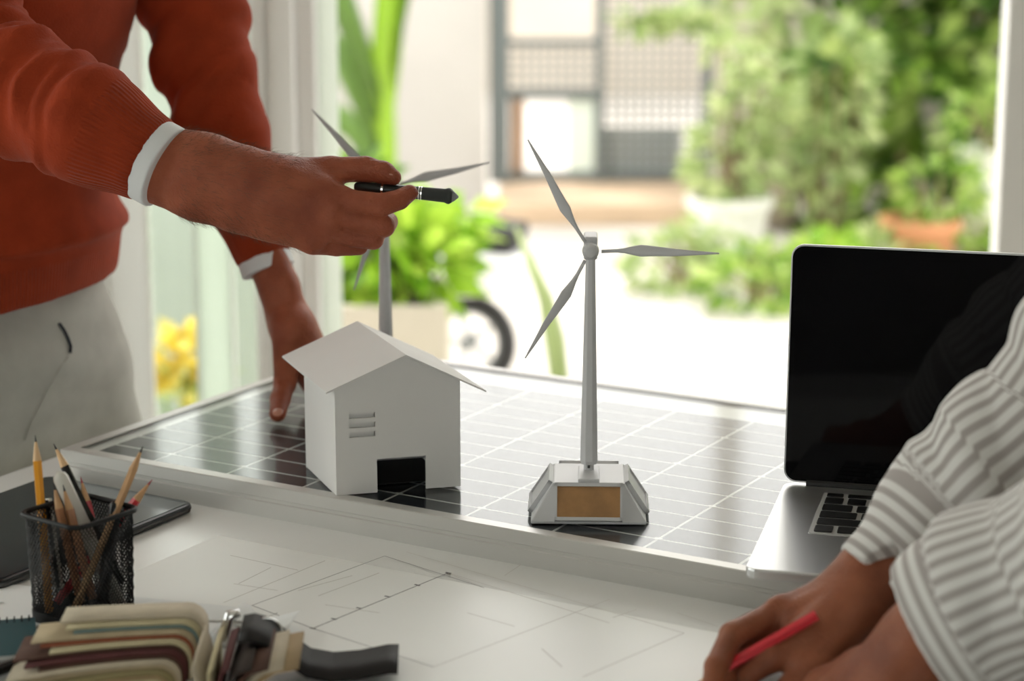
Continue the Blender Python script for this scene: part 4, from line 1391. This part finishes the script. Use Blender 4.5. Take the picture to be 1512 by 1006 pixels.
# curled page behind the rings
pgv, pgf = [], []
cpa = Zp(322, 930, TZ); cpb = Zp(432, 926, TZ)
cp = empty('loose_page', (cpa[0], cpa[1], TZ + .001), math.radians(-8), 'curled white loose page behind the swatch book rings', 'paper')
n = 14
for j in range(4):
    for i in range(n):
        t_ = i / (n - 1)
        x = .062 * t_
        z = .003 + .018 * math.exp(-((t_ - .30) / .16) ** 2) + .011 * t_ ** 2
        pgv.append((x, -.045 + .016 * j + .012 * t_, z * (1 if j < 3 else .92)))
for j in range(3):
    for i in range(n - 1):
        pgf.append((j * n + i, j * n + i + 1, (j + 1) * n + i + 1, (j + 1) * n + i))
o = MB().add(pgv, pgf).build('sheet', 'paper_plain', cp, smooth=True)
md = o.modifiers.new('thick', 'SOLIDIFY'); md.thickness = .0004
#@@PEOPLE

# ================================================================== people
from mathutils.bvhtree import BVHTree
def bvh_of(o):
    me = o.data
    return BVHTree.FromPolygons([v.co[:] for v in me.vertices], [p.vertices[:] for p in me.polygons])
def hit(b, px, py):
    loc, nor, i, d = b.ray_cast(Vector(CAM), Vector(ray(px, py)).normalized())
    return loc, nor

def head_prims(S, c, f, s, neck):
    """simple head with skull, jaw, nose, ears, brows; f forward, s left"""
    c, f, s = A(c), A(f), A(s)
    u = np.cross(f, s)
    R = np.stack([f, s, u])
    S.ell(c + u * .03 - f * .005, (.098, .076, .10), R, .03)
    S.ell(c + f * .028 - u * .045, (.062, .058, .072), R, .03)
    S.cone(c + f * .05 - u * .085, c + f * .062 - u * .092, .026, .02, .02)
    S.cone(c + f * .088 + u * .012, c + f * .112 - u * .026, .009, .0135, .010)
    for k in (-1, 1):
        S.cone(c + s * k * .078 - f * .005 + u * .02, c + s * k * .082 - f * .01 - u * .02, .012, .009, .006)
        S.cone(c + f * .090 + s * k * .015 + u * .025, c + f * .078 + s * k * .048 + u * .026, .008, .007, .008)
    S.cone(c - u * .06 - f * .02, A(neck), .052, .060, .03)

def face_parts(parent, c, f, s, hairm, skin):
    c, f, s = A(c), A(f), A(s); u = np.cross(f, s)
    for k in (-1, 1):
        e = SDF().ell(c + f * .077 + s * k * .032 + u * .006, (.0112, .0112, .0112), None, .001)
        v, q = e.mesh(.002)
        local(np_obj('eye', v, q, 'eyes'), parent)
        e = SDF().ell(c + f * .0855 + s * k * .0325 + u * .006, (.0045, .0045, .0045), None, .001)
        v, q = e.mesh(.001)
        local(np_obj('iris', v, q, 'iris'), parent)
    e = SDF().cone(c + f * .090 - s * .022 - u * .058, c + f * .097 - u * .057, .005, .007, .004).cone(c + f * .097 - u * .057, c + f * .090 + s * .022 - u * .058, .007, .005, .004)
    v, q = e.mesh(.0025); local(np_obj('lips', v, q, 'lips'), parent)
    R = np.stack([f, s, u])
    e = SDF().ell(c - f * .012 + u * .045, (.102, .083, .096), R, .02)
    e.ell(c + f * .10 - u * .02, (.085, .11, .085), R, .01, sub=True)
    v, q = e.mesh(.005)
    n_ = vnormals(v, q); v = v + n_ * (np_noise(v, 120, 3) * .003)[:, None]
    local(np_obj('hair', v, q, hairm), parent)

# ---------------- standing man in the orange sweater
f_m = A((.866, -.5, 0)); s_m = A((.5, .866, 0))
D0 = 1.80
def H(px, py, dd=0.0): return Dp(px, py, D0 + dd)
# pen hand and forearm (right arm)
hand = SDF()
vd = -FW
hand.chain([H(60, 165, .05), H(215, 236, .012), H(300, 262, .004), H(360, 281, .002), H(402, 292, .002)], [.028, .0325, .0365, .0355, .0345], .006, (vd, .80))
hand.cone(H(404, 264, .004), H(478, 279, .0), .0155, .0118, .012)
hand.cone(H(408, 284, -.004), H(490, 306, -.004), .0160, .0118, .012)
hand.cone(H(404, 304, -.003), H(482, 334, -.002), .0155, .0112, .012)
hand.cone(H(398, 322, .0), H(462, 356, .004), .0150, .0105, .012)
hand.cone(H(400, 312, .012), H(455, 335, .020), .020, .016, .014)       # palm side
hand.cone(H(420, 290, .018), H(478, 300, .018), .018, .012, .014)
hand.cone(H(410, 262, .010), H(488, 251, .018), .0165, .0112, .010)      # thumb metacarpal
hand.chain([H(488, 251, .018), H(541, 250, .018), H(566, 255, .014), H(581, 262, .011)], [.0112, .0103, .0090, .0066], .004)
hand.cone(H(447, 268, .008), H(490, 274, .010), .012, .008, .010)        # web
kf = .0007
def finger(pts, rads):
    hand.chain([H(*p) for p in pts], rads, kf)
finger([(478, 281, .0), (520, 298, -.006), (562, 303, -.007), (590, 295, -.001), (605, 285, .005)], [.0112, .0098, .0098, .0085, .0070])
finger([(489, 310, -.002), (530, 328, -.002), (567, 334, -.001), (572, 328, .016), (556, 310, .027)], [.0115, .0092, .0094, .0086, .007])
finger([(481, 337, .002), (520, 350, .003), (551, 353, .005), (556, 346, .022), (540, 335, .030)], [.0108, .0086, .0089, .008, .0066])
finger([(461, 357, .006), (497, 365, .010), (530, 363, .013), (534, 353, .028), (520, 345, .035)], [.0102, .0078, .0078, .007, .006])
for kx, ky, kd in ((478, 281, -.0055), (490, 307, -.0095), (482, 335, -.006), (461, 356, -.0005)):   # knuckles
    hand.ell(H(kx, ky, kd), (.0075, .0075, .0075), None, .010)
for a_, b_ in (((425, 268, -.006), (470, 279, -.007)), ((422, 288, -.013), (480, 304, -.012)), ((420, 306, -.012), (474, 330, -.009))):   # tendons
    hand.cone(H(*a_), H(*b_), .0035, .0038, .006)
hv, hf = hand.mesh(.0012)
hv = relax(hv, hf, 1, .4)
hn = vnormals(hv, hf)
hv = hv + hn * (np_noise(hv, 260, 5, 3) * .00028)[:, None]

# bracing hand (left arm)
def HL(px, py, dd=0.0): return Dp(px, py, 2.20 + dd)
lh = SDF()
lh.chain([HL(325, 200, .02), HL(385, 360, .0), HL(412, 425, -.01), HL(425, 470, -.01)], [.030, .0245, .0225, .0240], .006, (s_m * .8 + f_m * .2, .85))
tip_z = lambda px, py, h: Zp(px, py, PZ + h)
palm = [tip_z(464, 546, .034), tip_z(470, 550, .030), tip_z(476, 555, .026), tip_z(480, 560, .022)]
wr = [HL(428, 470, -.006), HL(430, 478, -.012), HL(430, 482, -.02), HL(430, 486, -.028)]
for p, w in zip(palm, wr): lh.cone(w, p, .015, .0125, .014)
lh.cone(HL(436, 490, -.02), tip_z(470, 562, .024), .022, .018, .012)
th = [HL(426, 500, -.030), tip_z(421, 565, .030), tip_z(414, 590, .018), tip_z(410, 611, .0095)]
lh.chain(th, [.017, .0112, .0098, .0085], .004)
for i, p in enumerate(palm):
    dirn = E1 * (.12 + .16 * i) + E2 * .92
    dirn = dirn / np.linalg.norm(dirn)
    L3 = [.040, .025, .020]
    z1, z2, z3 = PZ + .028 - .004 * i, PZ + .014, PZ + .0085
    q0 = p + dirn * L3[0]; q0[2] = z1
    q1 = q0 + dirn * L3[1]; q1[2] = z2
    q2 = q1 + dirn * L3[2]; q2[2] = z3
    lh.chain([p, q0, q1, q2], [.0115, .0095, .0085, .0072], .003)
lv, lfc = lh.mesh(.0020)
lv = relax(lv, lfc, 2, .5)
lv[:, 2] = np.maximum(lv[:, 2], np.where(lv[:, 2] < PZ + .03, PZ + .0004, -9))

shR, shL = A((-.575, 2.00, 1.375)), A((-.375, 2.335, 1.375))
waist, chest = A((-.548, 2.15, .95)), A((-.507, 2.13, 1.21))
elR = H(-45, 95, .095)
body = SDF()
body.cone(waist, chest, .118, .135, .05, (f_m, .66))
body.cone(chest, (shR + shL) / 2, .14, .10, .06, (f_m, .7))
body.cone(shR, shL, .06, .06, .05)
body.cone(shR, elR, .048, .042, .03); body.cone(elR, H(80, 170, .045), .040, .036, .02)
elL = HL(298, 90, .02)
body.cone(shL, elL, .048, .040, .03); body.cone(elL, HL(335, 225, .018), .040, .036, .02)
hip = A((-.556, 2.17, .84))
body.cone(waist, hip, .118, .118, .03, (f_m, .68))
for k, kn, ft in ((1, A((-.42, 2.33, .45)), A((-.47, 2.36, .07))), (-1, A((-.60, 2.08, .46)), A((-.66, 2.06, .07)))):
    hj = hip + s_m * k * .085 + A((0, 0, -.04))
    body.cone(hj, kn, .078, .052, .04); body.cone(kn, ft, .050, .034, .02)
head_c = A((-.36, 2.09, 1.63))
head_prims(body, head_c, f_m * .93 + A((0, 0, -.37)), s_m, (shR + shL) / 2 + A((.02, -.01, .02)))
bv, bf = body.mesh(.007)
bv = relax(bv, bf, 2, .5)
v, f = join_parts([(hv, hf), (lv, lfc), (bv, bf)])
man = np_obj('person', v, f, 'skin_man')
man.data.transform(Matrix.Translation((.55, -2.15, 0))); man.location = (-.55, 2.15, 0)
tag(man, 'man in an orange sweater and grey trousers pointing with a stylus', 'person')
face_parts(man, head_c, f_m * .93 + A((0, 0, -.37)), s_m, 'hair_dark', 'skin_man')

# sweater
cuffR = [shR, elR, H(30, 138, .055), H(128, 183, .022), H(150, 196, .018), H(232, 241, .006)]
cuffL = [shL, HL(283, 0, .03), HL(302, 95, .02), HL(328, 190, .012), HL(362, 300, .005), HL(393, 389, .0)]
sw_ = SDF()
hem_z = .905
sw_.cone(A((-.556, 2.16, .85)), A((-.556, 2.16, .93)), .171, .172, .01, (f_m, .70))
sw_.cone(A((-.552, 2.155, .955)), A((-.548, 2.15, 1.0)), .178, .172, .03, (f_m, .72))
sw_.cone(A((-.548, 2.15, 1.0)), chest, .168, .156, .04, (f_m, .72))
sw_.cone(chest, (shR + shL) / 2 - A((0, 0, .04)), .150, .11, .05, (f_m, .74))
sw_.cone(shR, shL, .074, .074, .06)
sw_.cone((shR + shL) / 2 + A((0, 0, .03)), (shR + shL) / 2 + A((.02, -.01, .075)), .075, .062, .03)
sw_.chain(cuffR, [.066, .060, .0515, .0470, .0415, .0372], .018, (vd, .9))
sw_.chain(cuffL, [.066, .052, .0485, .0445, .036, .0285], .012)
axR = (cuffR[-1] - cuffR[-2]); axR /= np.linalg.norm(axR)
axL = (cuffL[-1] - cuffL[-2]); axL /= np.linalg.norm(axL)
cutR = axR.copy(); cutR = cutR / np.linalg.norm(cutR)
sw_.cut(H(232, 241, .006), cutR, .075)
sw_.cut(HL(393, 389, .0), axL, .07)
sw_.cut(A((-.56, 2.15, hem_z - .0165)), (.11, 0, -1), .24)
tv, tf = sw_.mesh(.0042)
tv = relax(tv, tf, 2, .5)
for co_, ax_ in ((H(232, 241, .006), cutR), (HL(393, 389, .0), axL)):
    near = np.exp(-(((tv - co_) @ ax_) / .006) ** 2) * (np.linalg.norm(tv - co_, axis=1) < .06)
    tv = relax(tv, tf, 12, .5, near)
tn = vnormals(tv, tf)
aR, gR, dR = param(tv, cuffR)
aL, gL, dL = param(tv, cuffL)
LR = sum(np.linalg.norm(cuffR[i + 1] - cuffR[i]) for i in range(len(cuffR) - 1))
LL = sum(np.linalg.norm(cuffL[i + 1] - cuffL[i]) for i in range(len(cuffL) - 1))
isR = (dR < .075) & (dR < dL) & (aR > .12)
isL = (dL < .075) & (dL < dR) & (aL > .14)
nz = np_noise(tv, 45, 8)
ribR = isR & (aR > LR - .056)
def folds(al, an, per, ph, tilt):
    s_ = np.sin(al * 2 * np.pi / per + tilt * np.sin(an + ph) + 1.6 * nz)
    return np.clip(s_, -.25, 1) ** 1 * (0.6 + .6 * np_noise(tv, 30, 21, 2))
disp = np.zeros(len(tv))
fadeR = np.clip((LR - .060 - aR) / .02, 0, 1) * np.clip((aR - .18) / .05, 0, 1)
disp += np.where(isR, .0095 * fadeR * folds(aR, gR, .042, .7, 1.9), 0)
disp += np.where(isR, .0050 * fadeR * folds(aR, gR, .024, 2.7, 2.5), 0)
fadeL = np.clip((LL - .04 - aL) / .03, 0, 1)
disp += np.where(isL, .0070 * fadeL * folds(aL, gL, .062, 1.7, 2.1), 0)
tors = ~(isR | isL)
disp += np.where(tors & (tv[:, 2] > .955), .006 * np_noise(tv, 17, 31, 2) + .004 * np.sin(tv[:, 2] * 55 + 3 * np_noise(tv, 9, 33, 2)), 0)
disp += np.where(tors, .006 * np.exp(-((tv[:, 2] - .962) / .012) ** 2), 0)
tv = tv + tn * disp[:, None]
rib = np.where(ribR | (isL & (aL > LL - .05)), 1.0, 0.0)
rib = np.where(tors & (tv[:, 2] < .940), 1.0, rib)
angT = np.where(isL, gL, gR)
angT = np.where(tors, np.arctan2((tv - waist) @ s_m, (tv - waist) @ f_m) * 3, angT)
local(np_obj('sweater', tv, tf, 'sweater', None, {'ang': angT, 'rib': rib}), man)

# shirt cuffs peeking out of the sleeves
def cuff_band(o, ax, r, flat, w, name='shirt_cuff', sl=None, tilt=None):
    o, ax = A(o), A(ax) / np.linalg.norm(ax)
    S = SDF().cone(o - ax * .012, o + ax * (w + .02), r, r, .001, flat)
    nrm = ax if tilt is None else A(tilt) / np.linalg.norm(tilt)
    S.cut(o + ax * w, nrm, .09)
    S.cut(o - ax * .010, -ax, .09)
    v, f = S.mesh(.0011)
    return local(np_obj(name, relax(v, f, 4, .5), f, 'shirt_white'), man)
cuff_band(H(232, 241, .006), axR, .0362, (vd, .88), .0095)
cuff_band(HL(393, 389, .0), axL, .0278, None, .0085)

# grey trousers
trs = SDF()
trs.cone(A((-.556, 2.165, .925)), hip, .158, .172, .03, (f_m, .70))
for k, kn, ft in ((1, A((-.42, 2.33, .45)), A((-.47, 2.36, .05))), (-1, A((-.60, 2.08, .46)), A((-.66, 2.06, .05)))):
    hj = hip + s_m * k * .088 + A((0, 0, -.04)) + (f_m * .012 if k > 0 else 0)
    trs.cone(hj, kn, .088, .070, .04); trs.cone(kn, ft, .072, .062, .03)
    trs.cut(A(ft) + A((0, 0, .0)), (0, 0, -1), .09)
trs.cut(A((-.556, 2.165, .94)), (0, 0, 1), .22)
gv, gf = trs.mesh(.0065)
gv = relax(gv, gf, 2, .5)
gn = vnormals(gv, gf)
fold = np.sin((gv @ (f_m * .5 + s_m * .2 + A((0, 0, 1.0)))) * 62 + 2.2 * np_noise(gv, 14, 41, 2))
gv = gv + gn * (.0035 * np.clip(fold, -.2, 1) + .004 * np_noise(gv, 22, 43, 2))[:, None]
trousers = np_obj('trousers', gv, gf, 'trouser_grey')
tbv = bvh_of(trousers)
pocket = []
for px, py in ((86, 478), (93, 488), (99, 500), (103, 512), (102, 521)):
    l, n_ = hit(tbv, px, py)
    if l: pocket.append(l + n_ * .0015)
seam = []
for px, py in ((100, 528), (86, 548), (70, 575), (58, 600), (46, 622), (36, 650)):
    l, n_ = hit(tbv, px, py)
    if l: seam.append(l + n_ * .0004)
local(trousers, man)
if len(pocket) > 2: local(MB().tube(pocket, .0015, 6).build('pocket_opening', 'trouser_dark', None, smooth=True), man)
if len(seam) > 2: local(MB().tube(seam, .0011, 6).build('trouser_seam', 'trouser_grey', None, smooth=True), man)
for ft in (A((-.47, 2.36, .0)), A((-.66, 2.06, .0))):
    S = SDF().cone(ft + A((0, 0, .045)) - f_m * .06, ft + A((0, 0, .05)), .042, .045, .03).cone(ft + A((0, 0, .05)), ft + f_m * .15 + A((0, 0, .032)), .045, .034, .03)
    S.cut(ft + A((0, 0, .004)) + f_m * .05, (0, 0, -1), .3)
    v, f = S.mesh(.006)
    local(np_obj('shoe', v, f, 'shoe'), man)

# nails
def nail(c, ax, nrm, L, w, parent, m='nail'):
    ax = A(ax) / np.linalg.norm(ax); nrm = A(nrm) - ax * (A(nrm) @ ax); nrm /= np.linalg.norm(nrm)
    R = np.stack([ax, np.cross(nrm, ax), nrm])
    v, f = SDF().ell(c, (L, w, .0016), R, .001).mesh(.0007)
    return local(np_obj('fingernail', v, f, m), parent)
hb = BVHTree.FromPolygons([tuple(p) for p in hv], [tuple(int(i) for i in q) for q in hf])
tipax = H(581, 262, .011) - H(566, 255, .014)
nail(H(577, 254.5, .0085), tipax, UP * .75 - FW * .55 + RT * .25, .0062, .0048, man)
tipax = H(605, 285, .005) - H(590, 295, .0)
nail(H(603, 281.5, .0005), tipax, -FW * .9 + UP * .35, .0052, .0040, man)
nail(tip_z(410, 609, .0165), th[3] - th[2], A((0, -.3, 1.0)), .0070, .0055, man)

# forearm hair
hr_ = MB()
r = np.random.default_rng(3)
cand = np.argwhere((np.abs(hn @ FW) < 1.1)).ravel()
prj_x = np.array([756 + FPX * ((p - CAM) @ RT) / ((p - CAM) @ FW) for p in hv[::1]]) if len(hv) < 400000 else None
sel = np.argwhere((prj_x > 262) & (prj_x < 440) & ((hn @ FW) < .35)).ravel()
axf = H(400, 290) - H(250, 250); axf /= np.linalg.norm(axf)
tri_v, tri_f = [], []
for i in r.choice(sel, 1500):
    p, n_ = hv[i], hn[i]
    if r.random() < (prj_x[i] - 300) / 190: continue
    L = .004 + .007 * r.random()
    d = n_ * (.35 + .4 * r.random()) + axf * (.7 + .3 * r.random()) + r.normal(size=3) * .25
    d /= np.linalg.norm(d)
    sd_ = np.cross(d, FW); sd_ /= max(1e-6, np.linalg.norm(sd_))
    w = .00008
    m_ = p + d * L * .55; t_ = p + d * L * .9 + axf * L * .25 - n_ * L * .12
    k = len(tri_v)
    tri_v += [p - sd_ * w, p + sd_ * w, m_ + sd_ * w * .7, m_ - sd_ * w * .7, t_, t_ + FW * .00005]
    tri_f += [(k, k + 1, k + 2, k + 3), (k + 3, k + 2, k + 4, k + 5)]
ho = MB().add(tri_v, tri_f).build('arm_hair', 'armhair', None)
local(ho, man); ho['kind'] = 'stuff'

# ---------------- stylus in his hand
pA, pB = H(523, 275.5, .0165), H(677, 291, .012)
sty = empty('stylus', pA, 0, 'black stylus with silver rings held in the man\'s pointing hand', 'stylus')
sty.rotation_euler = Vector(pB - pA).to_track_quat('Z', 'Y').to_euler()
SL = float(np.linalg.norm(pB - pA))
k = SL / 154.
MB().tube([(0, 0, 0), (0, 0, .0012), (0, 0, .004), (0, 0, 40 * k), (0, 0, 92 * k)], [.0022, .0036, .0044, .0050, .0054], 20).build('barrel', 'stylus_black', sty, smooth=True)
MB().tube([(0, 0, 40 * k), (0, 0, 43 * k)], .00535, 20).build('ring_band', 'chrome', sty)
for z in (95, 98.5):
    MB().tube([(0, 0, z * k), (0, 0, (z + 1.8) * k)], .0057, 20).build('ring_band', 'chrome', sty)
MB().tube([(0, 0, 92 * k), (0, 0, 95 * k), (0, 0, 102 * k), (0, 0, 134 * k), (0, 0, 138 * k), (0, 0, 141 * k), (0, 0, 145 * k)], [.0053, .0054, .0055, .0059, .0068, .0068, .0052], 20).build('grip', 'stylus_grip', sty, smooth=True)
MB().tube([(0, 0, 145 * k), (0, 0, 148 * k), (0, 0, 153 * k), (0, 0, 154 * k)], [.0050, .0040, .0013, .0007], 16).build('tip_cone', 'scooter_grey', sty, smooth=True)

# ---------------- second person at the right, only arms in view
def K(px, py, d): return Dp(px, py, d)
h2 = SDF()
d2 = 1.60
h2.chain([K(1400, 765, 1.59), K(1300, 855, 1.58), K(1275, 878, 1.575)], [.034, .0290, .0275], .02)
h2.cone(K(1278, 868, 1.58), K(1156, 905, 1.585), .020, .0118, .014)
h2.cone(K(1272, 880, 1.575), K(1172, 925, 1.572), .020, .0120, .014)
h2.cone(K(1270, 890, 1.57), K(1190, 945, 1.560), .021, .0130, .014)
h2.cone(K(1262, 905, 1.56), K(1190, 985, 1.540), .020, .0140, .014)
h2.chain([K(1156, 905, 1.585), K(1082, 938, 1.560), K(1058, 985, 1.534), K(1050, 1018, 1.522)], [.0112, .0095, .0086, .0072], .003)
h2.chain([K(1172, 927, 1.575), K(1104, 958, 1.575), K(1078, 1000, 1.557), K(1066, 1026, 1.545)], [.0112, .0092, .0082, .0070], .003)
h2.chain([K(1240, 905, 1.56), K(1190, 940, 1.550), K(1142, 970, 1.544), K(1104, 998, 1.540)], [.017, .0125, .0100, .0078], .006)
h2.chain([K(1196, 985, 1.540), K(1168, 1018, 1.530), K(1135, 1050, 1.520)], [.0135, .0100, .008], .004)
h2.chain([K(1212, 990, 1.535), K(1188, 1030, 1.522), K(1160, 1064, 1.512)], [.0130, .0095, .0075], .004)
for kx, ky, kd in ((1152, 896, 1.578),):
    h2.ell(K(kx, ky, kd), (.007, .007, .007), None, .01)
h2.cone(K(1262, 862, 1.56), K(1170, 900, 1.570), .004, .004, .007)
h2.cone(K(1268, 876, 1.553), K(1190, 922, 1.555), .004, .004, .007)
v2, f2 = h2.mesh(.0016)
v2 = relax(v2, f2, 2, .5)
h3 = SDF()
h3.chain([K(1470, 895, 1.46), K(1395, 930, 1.47), K(1358, 952, 1.48)], [.036, .030, .0275], .02)
h3.cone(K(1352, 945, 1.487), K(1258, 1000, 1.497), .020, .0125, .014)
h3.cone(K(1350, 958, 1.48), K(1262, 1022, 1.48), .020, .0125, .014)
h3.cone(K(1352, 972, 1.47), K(1272, 1045, 1.463), .020, .012, .014)
h3.cone(K(1355, 985, 1.46), K(1290, 1065, 1.448), .019, .011, .014)
for p, q, r_, s_ in (((1258, 1000, 1.497), (1200, 1040, 1.489), (1172, 1078, 1.476), (1160, 1105, 1.467)), ((1262, 1022, 1.48), (1206, 1068, 1.469), (1180, 1108, 1.456), (1170, 1130, 1.45)), ((1272, 1045, 1.463), (1222, 1094, 1.452), (1200, 1130, 1.442), (1192, 1148, 1.438)), ((1290, 1065, 1.448), (1250, 1112, 1.438), (1235, 1140, 1.432), (1228, 1155, 1.429))):
    h3.chain([K(*p), K(*q), K(*r_), K(*s_)], [.0115, .0095, .0084, .007], .003)
h3.chain([K(1335, 965, 1.495), K(1270, 985, 1.512), K(1215, 1010, 1.512), K(1180, 1040, 1.50)], [.018, .0125, .0105, .0082], .008)
v3, f3 = h3.mesh(.0022)
v3 = relax(v3, f3, 2, .5)
floor_z = TZ + .0012
for vv in (v2, v3):
    vv[:, 2] = np.maximum(vv[:, 2], floor_z)
f_p = A((-.94, .34, 0)); f_p /= np.linalg.norm(f_p); s_p = A((-f_p[1], f_p[0], 0))
el2, el3 = K(1560, 640, 1.565), K(1640, 800, 1.40)
sh2, sh3 = A((.66, 1.60, 1.31)), A((.62, 1.24, 1.28))
ch2, wa2 = A((.74, 1.40, 1.18)), A((.93, 1.34, .95))
b2 = SDF()
b2.cone(wa2, ch2, .13, .14, .05, (f_p * .8 + A((0, 0, .4)), .7)); b2.cone(ch2, (sh2 + sh3) / 2, .13, .09, .05)
b2.cone(sh2, sh3, .055, .055, .04)
b2.cone(sh2, el2, .045, .040, .03); b2.cone(el2, K(1430, 740, 1.60), .038, .034, .02)
b2.cone(sh3, el3, .045, .040, .03); b2.cone(el3, K(1470, 895, 1.46), .038, .034, .02)
hp2 = A((.97, 1.33, .86))
b2.cone(wa2, hp2, .13, .14, .05)
for k in (-1, 1):
    hj = hp2 + s_p * k * .085
    b2.cone(hj, A((1.0, 1.32, .46)) + s_p * k * .10, .075, .05, .04); b2.cone(A((1.0, 1.32, .46)) + s_p * k * .10, A((1.03, 1.31, .07)) + s_p * k * .11, .048, .034, .02)
hc2 = A((.53, 1.47, 1.50))
fh = f_p * .8 + A((0, 0, -.6)); fh /= np.linalg.norm(fh)
head_prims(b2, hc2, fh, s_p, (sh2 + sh3) / 2 + A((.0, 0, .03)))
vb, fb = b2.mesh(.007)
v, f = join_parts([(v2, f2), (v3, f3), (relax(vb, fb, 2), fb)])
p2 = np_obj('person', v, f, 'skin_two')
p2.data.transform(Matrix.Translation((-1.0, -1.33, 0))); p2.location = (1.0, 1.33, 0)
tag(p2, 'person in a striped white shirt leaning in from the right with a red pencil', 'person')
face_parts(p2, hc2, fh, s_p, 'hair_dark', 'skin_two')

c1 = [sh2, el2, K(1480, 705, 1.575), K(1400, 772, 1.582), K(1385, 785, 1.580), K(1298, 868, 1.575)]
c3 = [sh3, el3, K(1560, 850, 1.43), K(1440, 905, 1.465), K(1425, 912, 1.467), K(1372, 940, 1.475)]
S = SDF()
S.cone(wa2 - A((0, 0, .10)), wa2, .165, .160, .03, (f_p, .74))
S.cone(wa2, ch2, .165, .160, .05, (f_p * .8 + A((0, 0, .4)), .75)); S.cone(ch2, (sh2 + sh3) / 2, .15, .10, .05)
S.cone(sh2, sh3, .072, .072, .05)
S.chain(c1, [.072, .066, .0630, .0570, .0425, .0405], .012)
S.chain(c3, [.072, .066, .062, .0580, .0540, .0490], .015)
a1 = (c1[-1] - c1[-2]); a3 = (c3[-1] - c3[-2])
S.cut(c1[-1], a1, .08); S.cut(c3[-1], a3, .09)
S.cut(wa2 - A((0, 0, .12)), (0, 0, -1), .25)
ssv, ssf = S.mesh(.0042)
ssv = relax(ssv, ssf, 2, .5)
sn = vnormals(ssv, ssf)
q1, g1, e1_ = param(ssv, c1); q3, g3, e3_ = param(ssv, c3)
i1 = (e1_ < .085) & (e1_ <= e3_); i3 = (e3_ < .09) & (e3_ < e1_)
L1 = sum(np.linalg.norm(c1[i + 1] - c1[i]) for i in range(5)); L3_ = sum(np.linalg.norm(c3[i + 1] - c3[i]) for i in range(5))
nz = np_noise(ssv, 40, 51)
dsp = np.zeros(len(ssv))
w1 = np.clip((L1 - .085 - q1) / .015, 0, 1)
dsp += np.where(i1, w1 * (.0055 * np.clip(np.sin(q1 * 2 * np.pi / .10 + 1.2 * np.sin(g1 + .5) + .8 * nz), -.4, 1) + .004 * np_noise(ssv, 26, 57, 2)), 0)
dsp += np.where(i1, .003 * np.exp(-((q1 - (L1 - .088)) / .008) ** 2), 0)
w3_ = np.clip((L3_ - .03 - q3) / .015, 0, 1)
dsp += np.where(i3, w3_ * (.006 * np.clip(np.sin(q3 * 2 * np.pi / .11 + 1.4 * np.sin(g3 + 2.0) + .8 * nz), -.4, 1) + .005 * np_noise(ssv, 24, 58, 2)), 0)
dsp += np.where(~(i1 | i3), .008 * np_noise(ssv, 18, 53, 2), 0)
ssv = ssv + sn * dsp[:, None]
stripe = np.where(i1, np.where(q1 > L1 - .083, q1, g1 * .052), np.where(i3, np.where(q3 > L3_ - .028, q3, g3 * .056), ssv @ s_p))
local(np_obj('shirt', ssv, ssf, 'shirt_stripe', None, {'stripe': stripe}), p2)
S = SDF()
S.cone(wa2 - A((0, 0, .06)), hp2, .15, .155, .03, (f_p, .75))
for k in (-1, 1):
    hj = hp2 + s_p * k * .085
    kn = A((1.0, 1.32, .46)) + s_p * k * .10; ft = A((1.03, 1.31, .05)) + s_p * k * .11
    S.cone(hj, kn, .092, .07, .05); S.cone(kn, ft, .07, .06, .03); S.cut(ft, (0, 0, -1), .09)
v, f = S.mesh(.008)
local(np_obj('trousers', relax(v, f, 2), f, 'trouser_dark'), p2)
for k in (-1, 1):
    ft = A((1.03, 1.31, 0)) + s_p * k * .11
    Q = SDF().cone(ft + A((0, 0, .045)) - f_p * .06, ft + A((0, 0, .05)), .042, .045, .03).cone(ft + A((0, 0, .05)), ft + f_p * .15 + A((0, 0, .032)), .045, .034, .03)
    Q.cut(ft + A((0, 0, .004)) + f_p * .05, (0, 0, -1), .3)
    v, f = Q.mesh(.006)
    local(np_obj('shoe', v, f, 'shoe'), p2)
# red pencil
ra, rb_ = K(1206, 909, 1.535), K(1036, 1006, 1.546)
pencil('red pencil held in the far hand of the person in stripes', rb_ + (rb_ - ra) * .06, ra, r=.0042, body='paint_red', wood='wood_tip', lead='red_lead', group='pencils held in hands')
